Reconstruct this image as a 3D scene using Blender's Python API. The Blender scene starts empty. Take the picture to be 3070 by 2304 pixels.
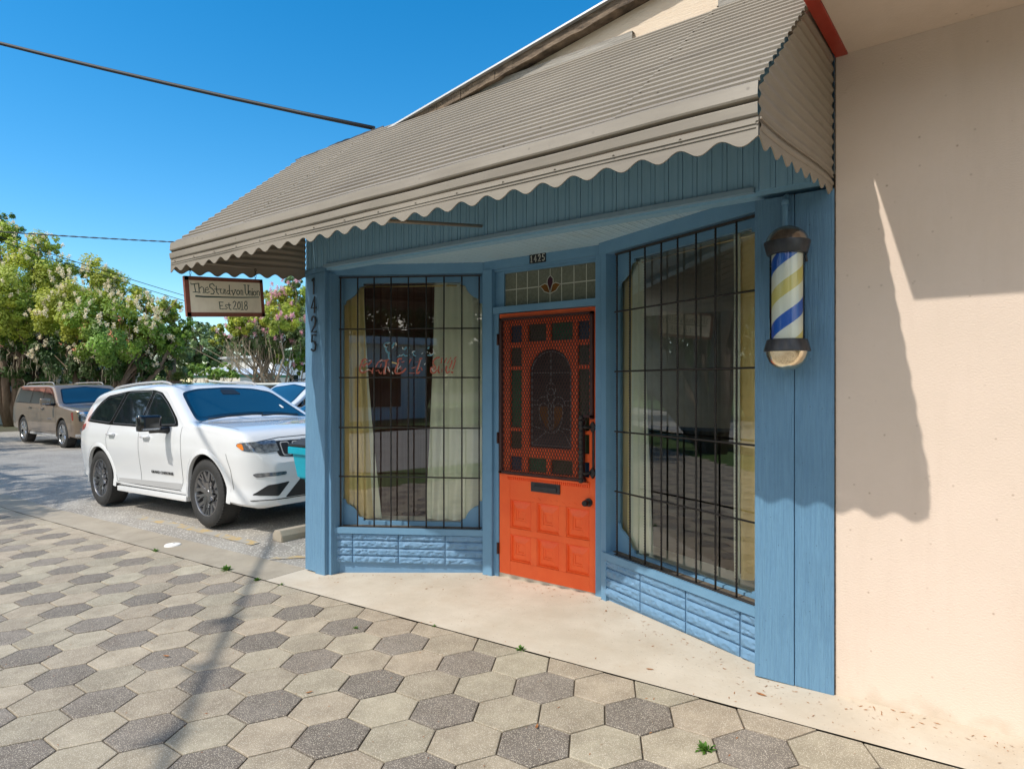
import bpy, bmesh, math, random
from math import radians, sin, cos, pi, sqrt, atan2
from mathutils import Vector, Matrix, noise
from mathutils.bvhtree import BVHTree
from mathutils.geometry import delaunay_2d_cdt
random.seed(7)
R = random.random
def U(a, b): return a+(b-a)*R()
scene = bpy.context.scene
col = scene.collection
# ---------------- camera, world, sun, exposure ----------------
cd = bpy.data.cameras.new('camera'); cam = bpy.data.objects.new('camera', cd); col.objects.link(cam)
cd.sensor_width = 36; cd.lens = 23.08; cd.clip_end = 2000; cd.clip_start = 0.05
PSI = radians(37.575)
cam.location = (0, 0, 1.565); cam.rotation_euler = (radians(90), 0, PSI)
scene.camera = cam
SUN = Vector((-.208, -.608, .767)).normalized()
world = bpy.data.worlds.new('World'); scene.world = world; world.use_nodes = True
wt = world.node_tree; wt.nodes.clear()
sky = wt.nodes.new('ShaderNodeTexSky'); sky.sky_type = 'NISHITA'; sky.sun_disc = False
sky.sun_elevation = math.asin(SUN.z); sky.sun_rotation = atan2(SUN.x, SUN.y)
sky.altitude = 0; sky.air_density = 1.0; sky.dust_density = 0.15; sky.ozone_density = 2.6
hs = wt.nodes.new('ShaderNodeHueSaturation'); hs.inputs['Saturation'].default_value = 1.42; hs.inputs['Hue'].default_value = .492
bg = wt.nodes.new('ShaderNodeBackground'); bg.inputs['Strength'].default_value = 0.132
wo = wt.nodes.new('ShaderNodeOutputWorld')
wt.links.new(sky.outputs[0], hs.inputs['Color'])
# broken clouds added behind the camera, out of frame, to fill the shade
wc = wt.nodes.new('ShaderNodeTexCoord'); wn = wt.nodes.new('ShaderNodeTexNoise'); wn.inputs['Scale'].default_value = 2.6; wn.inputs['Detail'].default_value = 9; wn.inputs['Roughness'].default_value = .58
wt.links.new(wc.outputs['Generated'], wn.inputs['Vector'])
wx = wt.nodes.new('ShaderNodeSeparateXYZ'); wt.links.new(wc.outputs['Generated'], wx.inputs[0])
wm = wt.nodes.new('ShaderNodeMapRange'); wm.inputs[1].default_value = .02; wm.inputs[2].default_value = -.45; wm.inputs[3].default_value = 0; wm.inputs[4].default_value = 1; wt.links.new(wx.outputs[1], wm.inputs[0])
wr = wt.nodes.new('ShaderNodeMapRange'); wr.inputs[1].default_value = .40; wr.inputs[2].default_value = .58; wt.links.new(wn.outputs[0], wr.inputs[0])
wk = wt.nodes.new('ShaderNodeMath'); wk.operation = 'MULTIPLY'; wt.links.new(wm.outputs[0], wk.inputs[0]); wt.links.new(wr.outputs[0], wk.inputs[1])
wmx = wt.nodes.new('ShaderNodeMix'); wmx.data_type = 'RGBA'; wmx.inputs[7].default_value = (9.4, 8.9, 8.0, 1)
wt.links.new(wk.outputs[0], wmx.inputs[0]); wt.links.new(hs.outputs[0], wmx.inputs[6]); wt.links.new(wmx.outputs[2], bg.inputs[0]); wt.links.new(bg.outputs[0], wo.inputs[0])
sd = bpy.data.lights.new('sun', 'SUN'); sd.energy = 2.35; sd.angle = radians(0.55); sd.color = (1, .945, .86)
sun = bpy.data.objects.new('sun', sd); col.objects.link(sun)
sun.rotation_euler = SUN.to_track_quat('Z', 'Y').to_euler()
vs = scene.view_settings; vs.view_transform = 'Standard'; vs.look = 'None'; vs.gamma = 1; vs.exposure = 0.63
scene.cycles.max_bounces = 8; scene.cycles.transparent_max_bounces = 24; scene.cycles.glossy_bounces = 4
# ---------------- terrain height ----------------
def sm(a, b, t):
    t = min(1, max(0, (t-a)/(b-a))); return t*t*(3-2*t)
def Hw(x, y):
    yy = min(3.5, max(-1.2, y)); xx = min(6, x)
    if xx > -6: g = .03024*xx+.02829*yy
    else:
        g = -.18144+.02829*yy+.026*(max(xx, -11)+6)+.011*(max(min(xx, -11), -40)+11)
    return g
def Hl(x, y):
    return -.05+.026*(max(min(x, -6.0), -11)+7.3)+.011*(max(min(x, -11), -40)+11)
def H(x, y):
    if y < 3.42: return Hw(x, y)
    k = sm(3.42, 4.1, y)*sm(-5.2, -7.2, x)
    return Hw(x, y)*(1-k)+Hl(x, y)*k
# ---------------- materials ----------------
MATS = {}
def nn(nt, t, **k):
    n = nt.nodes.new(t)
    for a, b in k.items(): setattr(n, a, b)
    return n
def pm(name, c1, c2=None, rough=.6, scale=6, st=(1, 1, 1), detail=6, bump=0, bscale=None, bst=None, metal=0, spec=.5, dirt=None, dscale=1.2, damt=.5, speck=None, spscale=150, spamt=.12, coat=0, attr=None, trans=0, ramp=(.35, .65), coords='Object', bdist=.01, rvar=0, dst=None, base=None):
    m = bpy.data.materials.new(name); m.use_nodes = True; nt = m.node_tree
    b = nt.nodes['Principled BSDF']; L = nt.links.new
    tc = nn(nt, 'ShaderNodeTexCoord'); mp = nn(nt, 'ShaderNodeMapping'); mp.inputs['Scale'].default_value = st
    L(tc.outputs[coords], mp.inputs[0])
    nz = nn(nt, 'ShaderNodeTexNoise'); nz.inputs['Scale'].default_value = scale; nz.inputs['Detail'].default_value = detail; nz.inputs['Roughness'].default_value = .62
    L(mp.outputs[0], nz.inputs['Vector'])
    c1 = (*c1, 1); c2 = (*(c2 or c1[:3]), 1)
    rp = nn(nt, 'ShaderNodeValToRGB'); e = rp.color_ramp.elements; e[0].position, e[1].position = ramp; e[0].color = c1; e[1].color = c2
    L(nz.outputs[0], rp.inputs[0]); out = rp.outputs[0]
    def mix(kind, fac, a, bb):
        mx = nn(nt, 'ShaderNodeMix', data_type='RGBA', blend_type=kind)
        if isinstance(fac, (int, float)): mx.inputs[0].default_value = fac
        else: L(fac, mx.inputs[0])
        for i, v in ((6, a), (7, bb)):
            if isinstance(v, tuple): mx.inputs[i].default_value = v
            else: L(v, mx.inputs[i])
        return mx.outputs[2]
    if attr:
        at = nn(nt, 'ShaderNodeAttribute', attribute_name=attr); out = mix('MULTIPLY', 1.0, out, at.outputs[0])
    if dirt:
        dz = nn(nt, 'ShaderNodeTexNoise'); dz.inputs['Scale'].default_value = dscale; dz.inputs['Detail'].default_value = 8; dz.inputs['Roughness'].default_value = .7
        
        if dst:
            dm = nn(nt, 'ShaderNodeMapping'); dm.inputs['Scale'].default_value = dst; L(tc.outputs[coords], dm.inputs[0]); L(dm.outputs[0], dz.inputs['Vector'])
        else: L(tc.outputs[coords], dz.inputs['Vector'])
        dr = nn(nt, 'ShaderNodeValToRGB'); dr.color_ramp.elements[0].position = .5; dr.color_ramp.elements[1].position = .72
        dr.color_ramp.elements[1].color = (damt, damt, damt, 1); L(dz.outputs[0], dr.inputs[0])
        out = mix('MIX', dr.outputs[0], out, (*dirt, 1))
    if base:
        sp = nn(nt, 'ShaderNodeSeparateXYZ'); L(tc.outputs[coords], sp.inputs[0]); bn_ = nn(nt, 'ShaderNodeTexNoise'); bn_.inputs['Scale'].default_value = 9; bn_.inputs['Detail'].default_value = 9; L(tc.outputs[coords], bn_.inputs['Vector'])
        ma = nn(nt, 'ShaderNodeMath', operation='MULTIPLY_ADD'); L(bn_.outputs[0], ma.inputs[0]); ma.inputs[1].default_value = -.45; L(sp.outputs[2], ma.inputs[2])
        br_ = nn(nt, 'ShaderNodeMapRange'); br_.inputs[1].default_value = base[1]; br_.inputs[2].default_value = base[2]; br_.inputs[3].default_value = .6; br_.inputs[4].default_value = 0; L(ma.outputs[0], br_.inputs[0])
        out = mix('MIX', br_.outputs[0], out, (*base[0], 1))
    if speck:
        vz = nn(nt, 'ShaderNodeTexVoronoi'); vz.inputs['Scale'].default_value = spscale; L(tc.outputs[coords], vz.inputs['Vector'])
        sr = nn(nt, 'ShaderNodeValToRGB'); sr.color_ramp.elements[0].position = spamt; sr.color_ramp.elements[1].position = spamt+.1
        sr.color_ramp.elements[0].color = (1, 1, 1, 1); sr.color_ramp.elements[1].color = (0, 0, 0, 1); L(vz.outputs['Distance'], sr.inputs[0])
        # only some cells
        cr = nn(nt, 'ShaderNodeMath', operation='MULTIPLY'); L(sr.outputs[0], cr.inputs[0])
        sx = nn(nt, 'ShaderNodeSeparateColor'); L(vz.outputs['Color'], sx.inputs[0]); L(sx.outputs[0], cr.inputs[1])
        out = mix('MIX', cr.outputs[0], out, (*speck, 1))
    L(out, b.inputs['Base Color'])
    b.inputs['Roughness'].default_value = rough; b.inputs['Metallic'].default_value = metal
    b.inputs['Specular IOR Level'].default_value = spec; b.inputs['Coat Weight'].default_value = coat
    if coat: b.inputs['Coat Roughness'].default_value = .04
    if rvar:
        mr = nn(nt, 'ShaderNodeMapRange'); mr.inputs[3].default_value = rough-rvar; mr.inputs[4].default_value = rough+rvar
        L(nz.outputs[0], mr.inputs[0]); L(mr.outputs[0], b.inputs['Roughness'])
    if bump:
        bz = nn(nt, 'ShaderNodeTexNoise'); bz.inputs['Scale'].default_value = bscale or scale; bz.inputs['Detail'].default_value = 5; bz.inputs['Roughness'].default_value = .6
        m2 = nn(nt, 'ShaderNodeMapping'); m2.inputs['Scale'].default_value = bst or st; L(tc.outputs[coords], m2.inputs[0]); L(m2.outputs[0], bz.inputs['Vector'])
        bp = nn(nt, 'ShaderNodeBump'); bp.inputs['Strength'].default_value = bump; bp.inputs['Distance'].default_value = bdist
        L(bz.outputs[0], bp.inputs['Height']); L(bp.outputs[0], b.inputs['Normal'])
    if trans:
        tr = nn(nt, 'ShaderNodeBsdfTranslucent'); L(out, tr.inputs[0]); ms = nn(nt, 'ShaderNodeMixShader'); ms.inputs[0].default_value = trans
        o = [x for x in nt.nodes if x.type == 'OUTPUT_MATERIAL'][0]
        L(b.outputs[0], ms.inputs[1]); L(tr.outputs[0], ms.inputs[2]); L(ms.outputs[0], o.inputs[0])
    MATS[name] = m; return m
def glassmat(name, tint=(1, 1, 1), rough=.0, boost=.06, refl=1.0):
    m = bpy.data.materials.new(name); m.use_nodes = True; nt = m.node_tree; nt.nodes.clear(); L = nt.links.new
    o = nn(nt, 'ShaderNodeOutputMaterial'); t = nn(nt, 'ShaderNodeBsdfTransparent'); t.inputs[0].default_value = (*tint, 1)
    g = nn(nt, 'ShaderNodeBsdfGlossy'); g.inputs['Roughness'].default_value = rough; g.inputs[0].default_value = (refl, refl, refl, 1)
    f = nn(nt, 'ShaderNodeFresnel'); f.inputs[0].default_value = 1.5
    a = nn(nt, 'ShaderNodeMath', operation='ADD'); a.inputs[1].default_value = boost; a.use_clamp = True
    ms = nn(nt, 'ShaderNodeMixShader'); L(f.outputs[0], a.inputs[0]); L(a.outputs[0], ms.inputs[0]); L(t.outputs[0], ms.inputs[1]); L(g.outputs[0], ms.inputs[2]); L(ms.outputs[0], o.inputs[0])
    MATS[name] = m; return m
M = MATS
BL = (.135, .285, .44)
pm('blue_fascia_lifted', (.24, .46, .64), (.28, .50, .68), rough=.55, scale=5, st=(9, 9, .6), bump=.3, bscale=9, bst=(9, 9, .5), bdist=.004)  # frame blue made lighter to lift the shade under the awning
pm('soffit_paint', (.46, .66, .78), (.50, .70, .82), rough=.6, scale=4, dirt=(.30, .36, .38), dscale=2, damt=.4)  # paler soffit paint, lightened further against the awning shade
pm('blue', BL, (.15, .305, .46), rough=.5, scale=5, bump=.35, bscale=9, bst=(9, 9, .5), bdist=.004, dirt=(.07, .18, .31), dscale=3, damt=.35, rvar=.08)
pm('blue_old', (.118, .252, .40), (.138, .285, .435), rough=.5, scale=13, st=(9, 9, .3), ramp=(.4, .55), bump=1, bscale=15, bst=(9, 9, .3), bdist=.008, dirt=(.075, .17, .28), dscale=2.2, damt=.4, speck=(.03, .06, .10), spscale=34, spamt=.025)
pm('blue_block', (.135, .27, .43), (.155, .295, .455), rough=.6, scale=8, bump=.5, bscale=60, bdist=.004, dirt=(.16, .25, .36), dscale=4, damt=.2)
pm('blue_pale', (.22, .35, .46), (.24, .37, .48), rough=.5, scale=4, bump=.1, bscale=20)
pm('taupe', (.25, .218, .175), (.30, .262, .212), rough=.6, scale=1.2, bump=.1, bscale=40, bdist=.002, dirt=(.17, .145, .12), dscale=1.6, damt=.7, dst=(.22, 2.2, 2.2), speck=(.12, .10, .08), spscale=14, spamt=.03)
pm('taupe_end', (.27, .225, .175), (.31, .262, .205), rough=.45, scale=3, bump=.2, bscale=30, bdist=.003, dirt=(.22, .19, .15), dscale=3, damt=.5)
pm('stucco', (.69, .565, .465), (.735, .60, .50), rough=.85, scale=1.2, bump=.38, bscale=85, bst=(1, 1, 1.6), bdist=.005, dirt=(.60, .48, .385), dscale=1.6, damt=.45, dst=(1.6, 1.6, .25), base=((.46, .40, .29), -.22, -.06), speck=(.35, .24, .16), spscale=15, spamt=.006)
pm('plywood', (.68, .56, .43), (.58, .42, .28), rough=.8, scale=14, st=(1, 1, 9), bump=.5, bscale=16, bst=(1, 1, 8), bdist=.006, ramp=(.58, .8), dirt=(.62, .44, .30), dscale=7, damt=.3)
pm('grey_wood', (.24, .22, .19), (.38, .35, .31), rough=.85, scale=10, st=(.6, 8, 8), bump=.6, bscale=12, bst=(.6, 9, 9))
pm('dark_wood', (.07, .05, .035), (.24, .175, .12), rough=.9, scale=9, st=(1, 1, 4), bump=.8, bscale=20)
pm('metal_edge', (.62, .63, .64), rough=.35, metal=.6)
pm('membrane', (.025, .025, .027), (.06, .058, .055), rough=.6, scale=12, bump=.6, bscale=20)
pm('red_beam', (.36, .035, .018), (.42, .05, .03), rough=.35, scale=8, dirt=(.45, .16, .11), dscale=9, damt=.25)
pm('concrete_old', (.33, .285, .22), (.43, .375, .295), rough=.9, scale=4, bump=.5, bscale=90, bdist=.005, dirt=(.24, .19, .13), dscale=2.0, damt=.6, speck=(.16, .12, .08), spscale=60, spamt=.08)
pm('concrete', (.52, .45, .355), (.62, .55, .45), rough=.85, scale=2.2, bump=.35, bscale=60, bdist=.004, dirt=(.50, .40, .29), dscale=3.2, damt=.55, speck=(.20, .13, .08), spscale=38, spamt=.05)
pm('paver', (1.04, 1.03, 1.0), (.76, .74, .70), rough=.8, scale=7, bump=.5, bscale=170, bdist=.003, attr='tint', speck=(.70, .62, .50), spscale=185, spamt=.32, dirt=(.17, .13, .10), dscale=2.6, damt=.45, ramp=(.3, .62))
pm('joint', (.07, .056, .04), (.15, .12, .085), rough=.95, scale=20)
pm('asphalt', (.25, .23, .205), (.36, .335, .295), rough=.9, scale=1.3, bump=.6, bscale=140, bdist=.006, dirt=(.22, .21, .20), dscale=1.6, damt=.5, speck=(.70, .66, .59), spscale=42, spamt=.30)
pm('road', (.33, .31, .28), (.42, .40, .36), rough=.9, scale=1.1, bump=.3, bscale=90, dirt=(.20, .19, .17), dscale=2, damt=.5)
pm('earth', (.10, .085, .06), (.08, .10, .04), rough=.95, scale=.3)
pm('yellow_line', (.50, .34, .12), (.36, .34, .30), rough=.9, scale=6, ramp=(.36, .54), bump=.3, bscale=90)
pm('iron', (.030, .027, .026), (.055, .045, .04), rough=.55, scale=40, metal=.3, bump=.3, bscale=160, bst=(1, 1, 1), bdist=.002)
pm('iron_red', (.05, .02, .018), (.075, .03, .025), rough=.5, scale=40, metal=.3)
pm('black', (.012, .012, .013), rough=.45)
pm('orange', (.90, .115, .02), (.95, .145, .03), rough=.45, scale=4, st=(1, 1, .6), bump=.3, bscale=12, bst=(8, 8, 1), bdist=.003, dirt=(.75, .08, .02), dscale=4, damt=.35)
pm('gold', (.68, .50, .20), rough=.35, metal=.2)
pm('brass', (.75, .55, .25), rough=.3, metal=.9)
pm('cream_curtain', (.88, .88, .74), (.90, .90, .77), rough=.9, scale=3, trans=.1)
pm('gold_curtain', (.88, .68, .30), (.92, .74, .38), rough=.85, scale=3, trans=.1)
pm('maroon_panel', (.16, .06, .045), (.22, .10, .075), rough=.6, scale=7, st=(1, 5, .15))
pm('room_wall', (.36, .35, .28), (.42, .41, .33), rough=.9)
pm('room_dark', (.10, .085, .07), (.16, .13, .10), rough=.9, scale=2)
pm('ceiling_in', (.90, .90, .78), rough=.9)
pm('wood_floor', (.14, .08, .045), (.20, .12, .07), rough=.5, scale=4, st=(1, 8, 1))
pm('sign_cream', (.93, .85, .68), (.95, .88, .72), rough=.7, scale=4, dirt=(.62, .54, .42), dscale=6, damt=.4)
pm('sign_brown', (.20, .07, .045), (.25, .09, .06), rough=.6, scale=12, st=(3, 3, 3))
pm('sign_green', (.022, .065, .05), rough=.6)
pm('digit_black', (.015, .015, .016), rough=.4)
pm('digit_silver', (.72, .68, .60), rough=.3, metal=.5)
pm('teal_paint', (.16, .36, .46), rough=.6)
pm('red_paint', (.55, .12, .075), (.62, .18, .12), rough=.6, scale=30)
pm('white_paint', (.82, .80, .76), rough=.5)
pm('lead', (.55, .54, .45), rough=.5)
pm('lead_dark', (.22, .22, .22), rough=.4, metal=.5)
glassmat('window_glass', (.98, 1, .96), boost=.10)
glassmat('tube_glass', (.97, .98, .96), boost=.0)
pm('frost_glass', (.13, .14, .10), (.19, .19, .14), rough=.25, scale=60, bump=.6, bscale=120, bdist=.003)
pm('glass_green', (.012, .085, .035), (.02, .12, .05), rough=.12, scale=20, bump=.3, bscale=60)
pm('glass_olive', (.03, .045, .02), (.05, .06, .03), rough=.12, scale=20, bump=.3, bscale=60)
pm('glass_blue', (.012, .035, .07), (.02, .05, .10), rough=.12, scale=20, bump=.3, bscale=60)
pm('glass_dark', (.03, .03, .032), (.05, .05, .05), rough=.08, scale=10)
pm('glass_amber', (.16, .065, .015), (.2, .09, .02), rough=.15)
pm('glass_purple', (.055, .018, .03), rough=.15)
pm('bp_dome', (.42, .385, .35), rough=.22, metal=.9, scale=14, c2=(.25, .21, .18), bump=.08, bscale=12)
pm('bp_dome_low', (.80, .72, .55), rough=.14, metal=1, scale=25, c2=(.60, .50, .34), ramp=(.45, .7), bump=.05, bscale=12)
pm('bp_ring', (.030, .030, .034), (.05, .05, .055), rough=.35, scale=20, metal=.2)
pm('bp_white', (.92, .90, .78), rough=.4); pm('bp_blue', (.01, .13, .60), rough=.4); pm('bp_yellow', (.80, .68, .22), rough=.4)
pm('rubber', (.022, .022, .022), (.035, .034, .033), rough=.75, scale=30, bump=.2, bscale=60)
pm('rim_dark', (.26, .26, .27), rough=.28, metal=.85); pm('rim_chrome', (.62, .62, .62), rough=.15, metal=1)
pm('car_black', (.010, .010, .011), rough=.12, coat=.5)
pm('trim_black', (.018, .018, .019), rough=.4)
pm('car_white', (.78, .79, .80), rough=.25, coat=1); pm('car_brown', (.27, .20, .14), rough=.3, metal=.35, coat=1)
pm('car_silver', (.30, .34, .40), rough=.3, metal=.6, coat=1); pm('car_pearl', (.62, .66, .72), rough=.28, coat=1)
pm('chrome', (.75, .75, .75), rough=.08, metal=1)
pm('dark_trim', (.10, .10, .105), rough=.35)
pm('grey_trim', (.42, .42, .42), rough=.4)
pm('lamp_lens', (.35, .38, .42), (.10, .11, .13), rough=.08, metal=.6, scale=20, coat=1)
pm('amber', (.85, .25, .03), rough=.15, coat=1); pm('tail_red', (.30, .012, .012), rough=.15, coat=1)
def carglass(name, c):
    m = pm(name, c, rough=.03, spec=.9, coat=1); return m
carglass('car_glass', (.010, .014, .018)); carglass('car_glass_blue', (.010, .028, .045))
pm('bark', (.14, .095, .065), (.24, .17, .12), rough=.9, scale=8, st=(1, 1, .25), bump=.8, bscale=10, bst=(1, 1, .25), bdist=.03)
pm('bark_pale', (.30, .24, .17), (.42, .34, .25), rough=.85, scale=6, st=(1, 1, .3), bump=.4)
pm('leaf_lime_lit', (.36, .44, .05), (.52, .58, .09), rough=.55, scale=1.2, trans=.35, attr='tint')  # sunlight painted in: brighter leaf copy for the lit crown parts
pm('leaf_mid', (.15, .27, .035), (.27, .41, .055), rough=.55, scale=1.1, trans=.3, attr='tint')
pm('leaf_dark', (.05, .105, .025), (.09, .165, .035), rough=.55, scale=.9, trans=.25, attr='tint')  # oak green; also stands in for shade low in the crape myrtles
pm('leaf_gray', (.13, .21, .07), (.19, .28, .09), rough=.6, scale=.8, trans=.25, attr='tint')
pm('palm_leaf', (.10, .16, .03), (.19, .22, .05), rough=.5, scale=2, trans=.3, attr='tint')
pm('blossom_white', (.92, .80, .56), (.95, .88, .70), rough=.8, scale=6, trans=.3)
pm('blossom_pink', (.85, .45, .52), (.92, .62, .68), rough=.8, scale=6, trans=.3)
pm('moss', (.36, .30, .20), (.50, .43, .30), rough=.95, scale=5, trans=.2)
pm('grass', (.05, .11, .015), (.10, .19, .03), rough=.8, scale=8, trans=.2)
pm('weed', (.07, .18, .02), (.13, .26, .03), rough=.7, scale=20, trans=.2)
pm('cream_wall', (.62, .58, .48), (.68, .64, .54), rough=.9, scale=1)
pm('white_wall', (.74, .74, .72), (.80, .80, .78), rough=.8, scale=1)
pm('green_band', (.10, .27, .17), rough=.7)
pm('roof_tile', (.60, .17, .09), (.70, .27, .15), rough=.8, scale=6, bump=.8, bscale=6)
pm('white_roof', (.62, .66, .70), rough=.5)
pm('bin_teal', (.0, .30, .42), (.005, .34, .47), rough=.4, scale=3); pm('bin_lid', (.02, .022, .025), rough=.45)
pm('cable', (.015, .016, .018), rough=.6); pm('wire_grey', (.08, .08, .085), rough=.5)
pm('leaf_dead', (.28, .10, .03), (.40, .18, .06), rough=.8, scale=30)
pm('pole_wood', (.12, .09, .065), (.20, .155, .115), rough=.9, scale=6, st=(1, 1, .2), bump=.6, bscale=9, bst=(1, 1, .2))
# ---------------- helpers ----------------
def tag(o, label=None, cat=None, group=None, kind=None):
    if label: o['label'] = label
    if cat: o['category'] = cat
    if group: o['group'] = group
    if kind: o['kind'] = kind
    return o
def thing(name, label, cat, loc=(0, 0, 0), rotz=0, group=None):
    o = bpy.data.objects.new(name, None); col.objects.link(o); o.empty_display_size = .2
    o.location = loc; o.rotation_euler = (0, 0, rotz); return tag(o, label, cat, group)
def root_loc(p):
    while p.parent: p = p.parent
    return Vector(p.location), p.rotation_euler.z
def obj(name, bm, mat, parent=None, smooth=False, world=True, autos=None):
    me = bpy.data.meshes.new(name)
    if parent and world:
        l, rz = root_loc(parent); mtx = Matrix.Rotation(-rz, 4, 'Z') @ Matrix.Translation(-l)
        bm.transform(mtx)
    bm.normal_update()
    bm.to_mesh(me); bm.free()
    for m in (mat if isinstance(mat, (list, tuple)) else [mat]): me.materials.append(M[m])
    if smooth:
        me.polygons.foreach_set('use_smooth', [True]*len(me.polygons))
        if autos: me.set_sharp_from_angle(angle=radians(autos))
    o = bpy.data.objects.new(name, me); col.objects.link(o)
    if parent: o.parent = parent
    return o
def struct(name, bm, mat, **k):
    return tag(obj(name, bm, mat, **k), kind='structure')
def NB(): return bmesh.new()
def box(bm, x0, x1, y0, y1, z0, z1, mi=0, bev=0):
    c = [bm.verts.new((x, y, z)) for z in (z0, z1) for y in (y0, y1) for x in (x0, x1)]
    fs = [bm.faces.new([c[i] for i in q]) for q in ((0, 2, 3, 1), (4, 5, 7, 6), (0, 1, 5, 4), (2, 6, 7, 3), (0, 4, 6, 2), (1, 3, 7, 5))]
    for f in fs: f.material_index = mi
    if bev:
        es = set(e for f in fs for e in f.edges)
        bmesh.ops.bevel(bm, geom=list(es), offset=bev, segments=2, affect='EDGES', profile=.7)
    return c
def mbox(bm, mtx, x0, x1, y0, y1, z0, z1, mi=0, bev=0):
    t = bmesh.new(); box(t, x0, x1, y0, y1, z0, z1, mi, bev); t.transform(mtx); join(bm, t)
def join(bm, t):
    vm = {}
    for v in t.verts: vm[v.index if False else v] = bm.verts.new(v.co)
    for f in t.faces:
        try:
            g = bm.faces.new([vm[v] for v in f.verts]); g.material_index = f.material_index; g.smooth = f.smooth
        except ValueError: pass
    t.free()
def tube(bm, pts, r, n=8, mi=0, cap=True):
    pts = [Vector(p) for p in pts]; rs = r if isinstance(r, (list, tuple)) else [r]*len(pts); rings = []
    pu = None
    for i, p in enumerate(pts):
        d = (pts[min(i+1, len(pts)-1)]-pts[max(i-1, 0)]).normalized()
        if pu is None:
            a = Vector((0, 0, 1)) if abs(d.z) < .9 else Vector((1, 0, 0)); pu = d.cross(a).normalized()
        u = (pu-d*pu.dot(d)).normalized(); pu = u; v = d.cross(u)
        rings.append([bm.verts.new(p+(u*cos(2*pi*k/n)+v*sin(2*pi*k/n))*rs[i]) for k in range(n)])
    for a, b in zip(rings, rings[1:]):
        for k in range(n):
            f = bm.faces.new([a[k], a[(k+1) % n], b[(k+1) % n], b[k]]); f.material_index = mi; f.smooth = True
    if cap:
        for q in (rings[0][::-1], rings[-1]): bm.faces.new(q).material_index = mi
def lathe(bm, prof, n=32, mi=0, axis='Z', o=(0, 0, 0)):
    o = Vector(o); rings = []
    for r, h in prof:
        ring = []
        for k in range(n):
            a = 2*pi*k/n; c, s = r*cos(a), r*sin(a)
            p = {'Z': (c, s, h), 'Y': (c, h, s), 'X': (h, c, s)}[axis]; ring.append(bm.verts.new(o+Vector(p)))
        rings.append(ring)
    for a, b in zip(rings, rings[1:]):
        for k in range(n):
            f = bm.faces.new([a[k], a[(k+1) % n], b[(k+1) % n], b[k]]); f.material_index = mi; f.smooth = True
    return rings
def grid(bm, xs, ys, fz, mi=0, flip=False):
    v = [[bm.verts.new(fz(x, y)) for y in ys] for x in xs]
    for i in range(len(xs)-1):
        for j in range(len(ys)-1):
            q = [v[i][j], v[i+1][j], v[i+1][j+1], v[i][j+1]]
            if flip: q.reverse()
            bm.faces.new(q).material_index = mi
    return v
def lin(a, b, n): return [a+(b-a)*i/(n-1) for i in range(n)]
def prism(bm, pts, mtx, d, mi=0):
    """polygon pts (x,y) extruded from z=0 to z=d, through mtx"""
    a = [bm.verts.new(mtx @ Vector((x, y, 0))) for x, y in pts]; b = [bm.verts.new(mtx @ Vector((x, y, d))) for x, y in pts]
    bm.faces.new(a[::-1]).material_index = mi; bm.faces.new(b).material_index = mi
    n = len(pts)
    for i in range(n): bm.faces.new([a[i], a[(i+1) % n], b[(i+1) % n], b[i]]).material_index = mi
def frame_mtx(o, u, v):
    u = Vector(u).normalized(); v = Vector(v).normalized(); w = u.cross(v)
    return Matrix(((u.x, v.x, w.x, o[0]), (u.y, v.y, w.y, o[1]), (u.z, v.z, w.z, o[2]), (0, 0, 0, 1)))
def ribbon(bm, pts, w, mtx, d=.002, mi=0):
    """stroke: polyline pts (x,y) of width w, thickness d, in plane mtx"""
    P = [Vector((x, y)) for x, y in pts]; n = len(P); Ls = []; Rs = []
    for i in range(n):
        a = P[max(i-1, 0)]; b = P[min(i+1, n-1)]; t = (b-a)
        if t.length < 1e-9: t = Vector((1, 0))
        t.normalize(); nrm = Vector((-t.y, t.x)); ww = (w[i] if isinstance(w, list) else w)/2
        e = t*ww*(.6 if i == n-1 else -.6 if i == 0 else 0)
        Ls.append(P[i]+nrm*ww+e); Rs.append(P[i]-nrm*ww+e)
    mk = lambda q, z: bm.verts.new(mtx @ Vector((q.x, q.y, z)))
    lt = [mk(q, d) for q in Ls]; rt = [mk(q, d) for q in Rs]; lb = [mk(q, 0) for q in Ls]; rb = [mk(q, 0) for q in Rs]
    for i in range(n-1):
        for q in ((rt[i], rt[i+1], lt[i+1], lt[i]), (lt[i], lt[i+1], lb[i+1], lb[i]), (rb[i], rb[i+1], rt[i+1], rt[i])):
            bm.faces.new(q).material_index = mi
    for q in ((rb[0], rt[0], lt[0], lb[0]), (rt[-1], rb[-1], lb[-1], lt[-1])): bm.faces.new(q).material_index = mi
def arc(cx, cy, rx, ry, a0, a1, n=10):
    return [(cx+rx*cos(radians(a0+(a1-a0)*i/n)), cy+ry*sin(radians(a0+(a1-a0)*i/n))) for i in range(n+1)]
# ---------------- ground, pavement, road ----------------
def hgrid(name, x0, x1, y0, y1, nx, ny, mat, dz=0, hf=H, wob=0):
    bm = NB()
    grid(bm, lin(x0, x1, nx), lin(y0, y1, ny), lambda x, y: (x, y, hf(x, y)+dz+(wob*noise.noise(Vector((x*.6, y*.6, 3))) if wob else 0)))
    return struct(name, bm, mat, smooth=True)
bm = NB()
xs = [-600, -300, -150]+lin(-80, 40, 61)+[100, 300, 600]; ys = [-600, -300, -100]+lin(-40, 80, 61)+[150, 300, 600]
grid(bm, xs, ys, lambda x, y: (x, y, H(x, y)-.10)); struct('ground', bm, 'earth')
hgrid('parking_lot', -48, -4.88, 3.455, 52, 90, 90, 'asphalt', .0, wob=.012)
hgrid('road', -90, 45, -13.5, -3.1, 60, 6, 'road', -.09)
hgrid('road_verge', -90, 45, -3.0, -1.25, 60, 8, 'grass', -.0)
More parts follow.
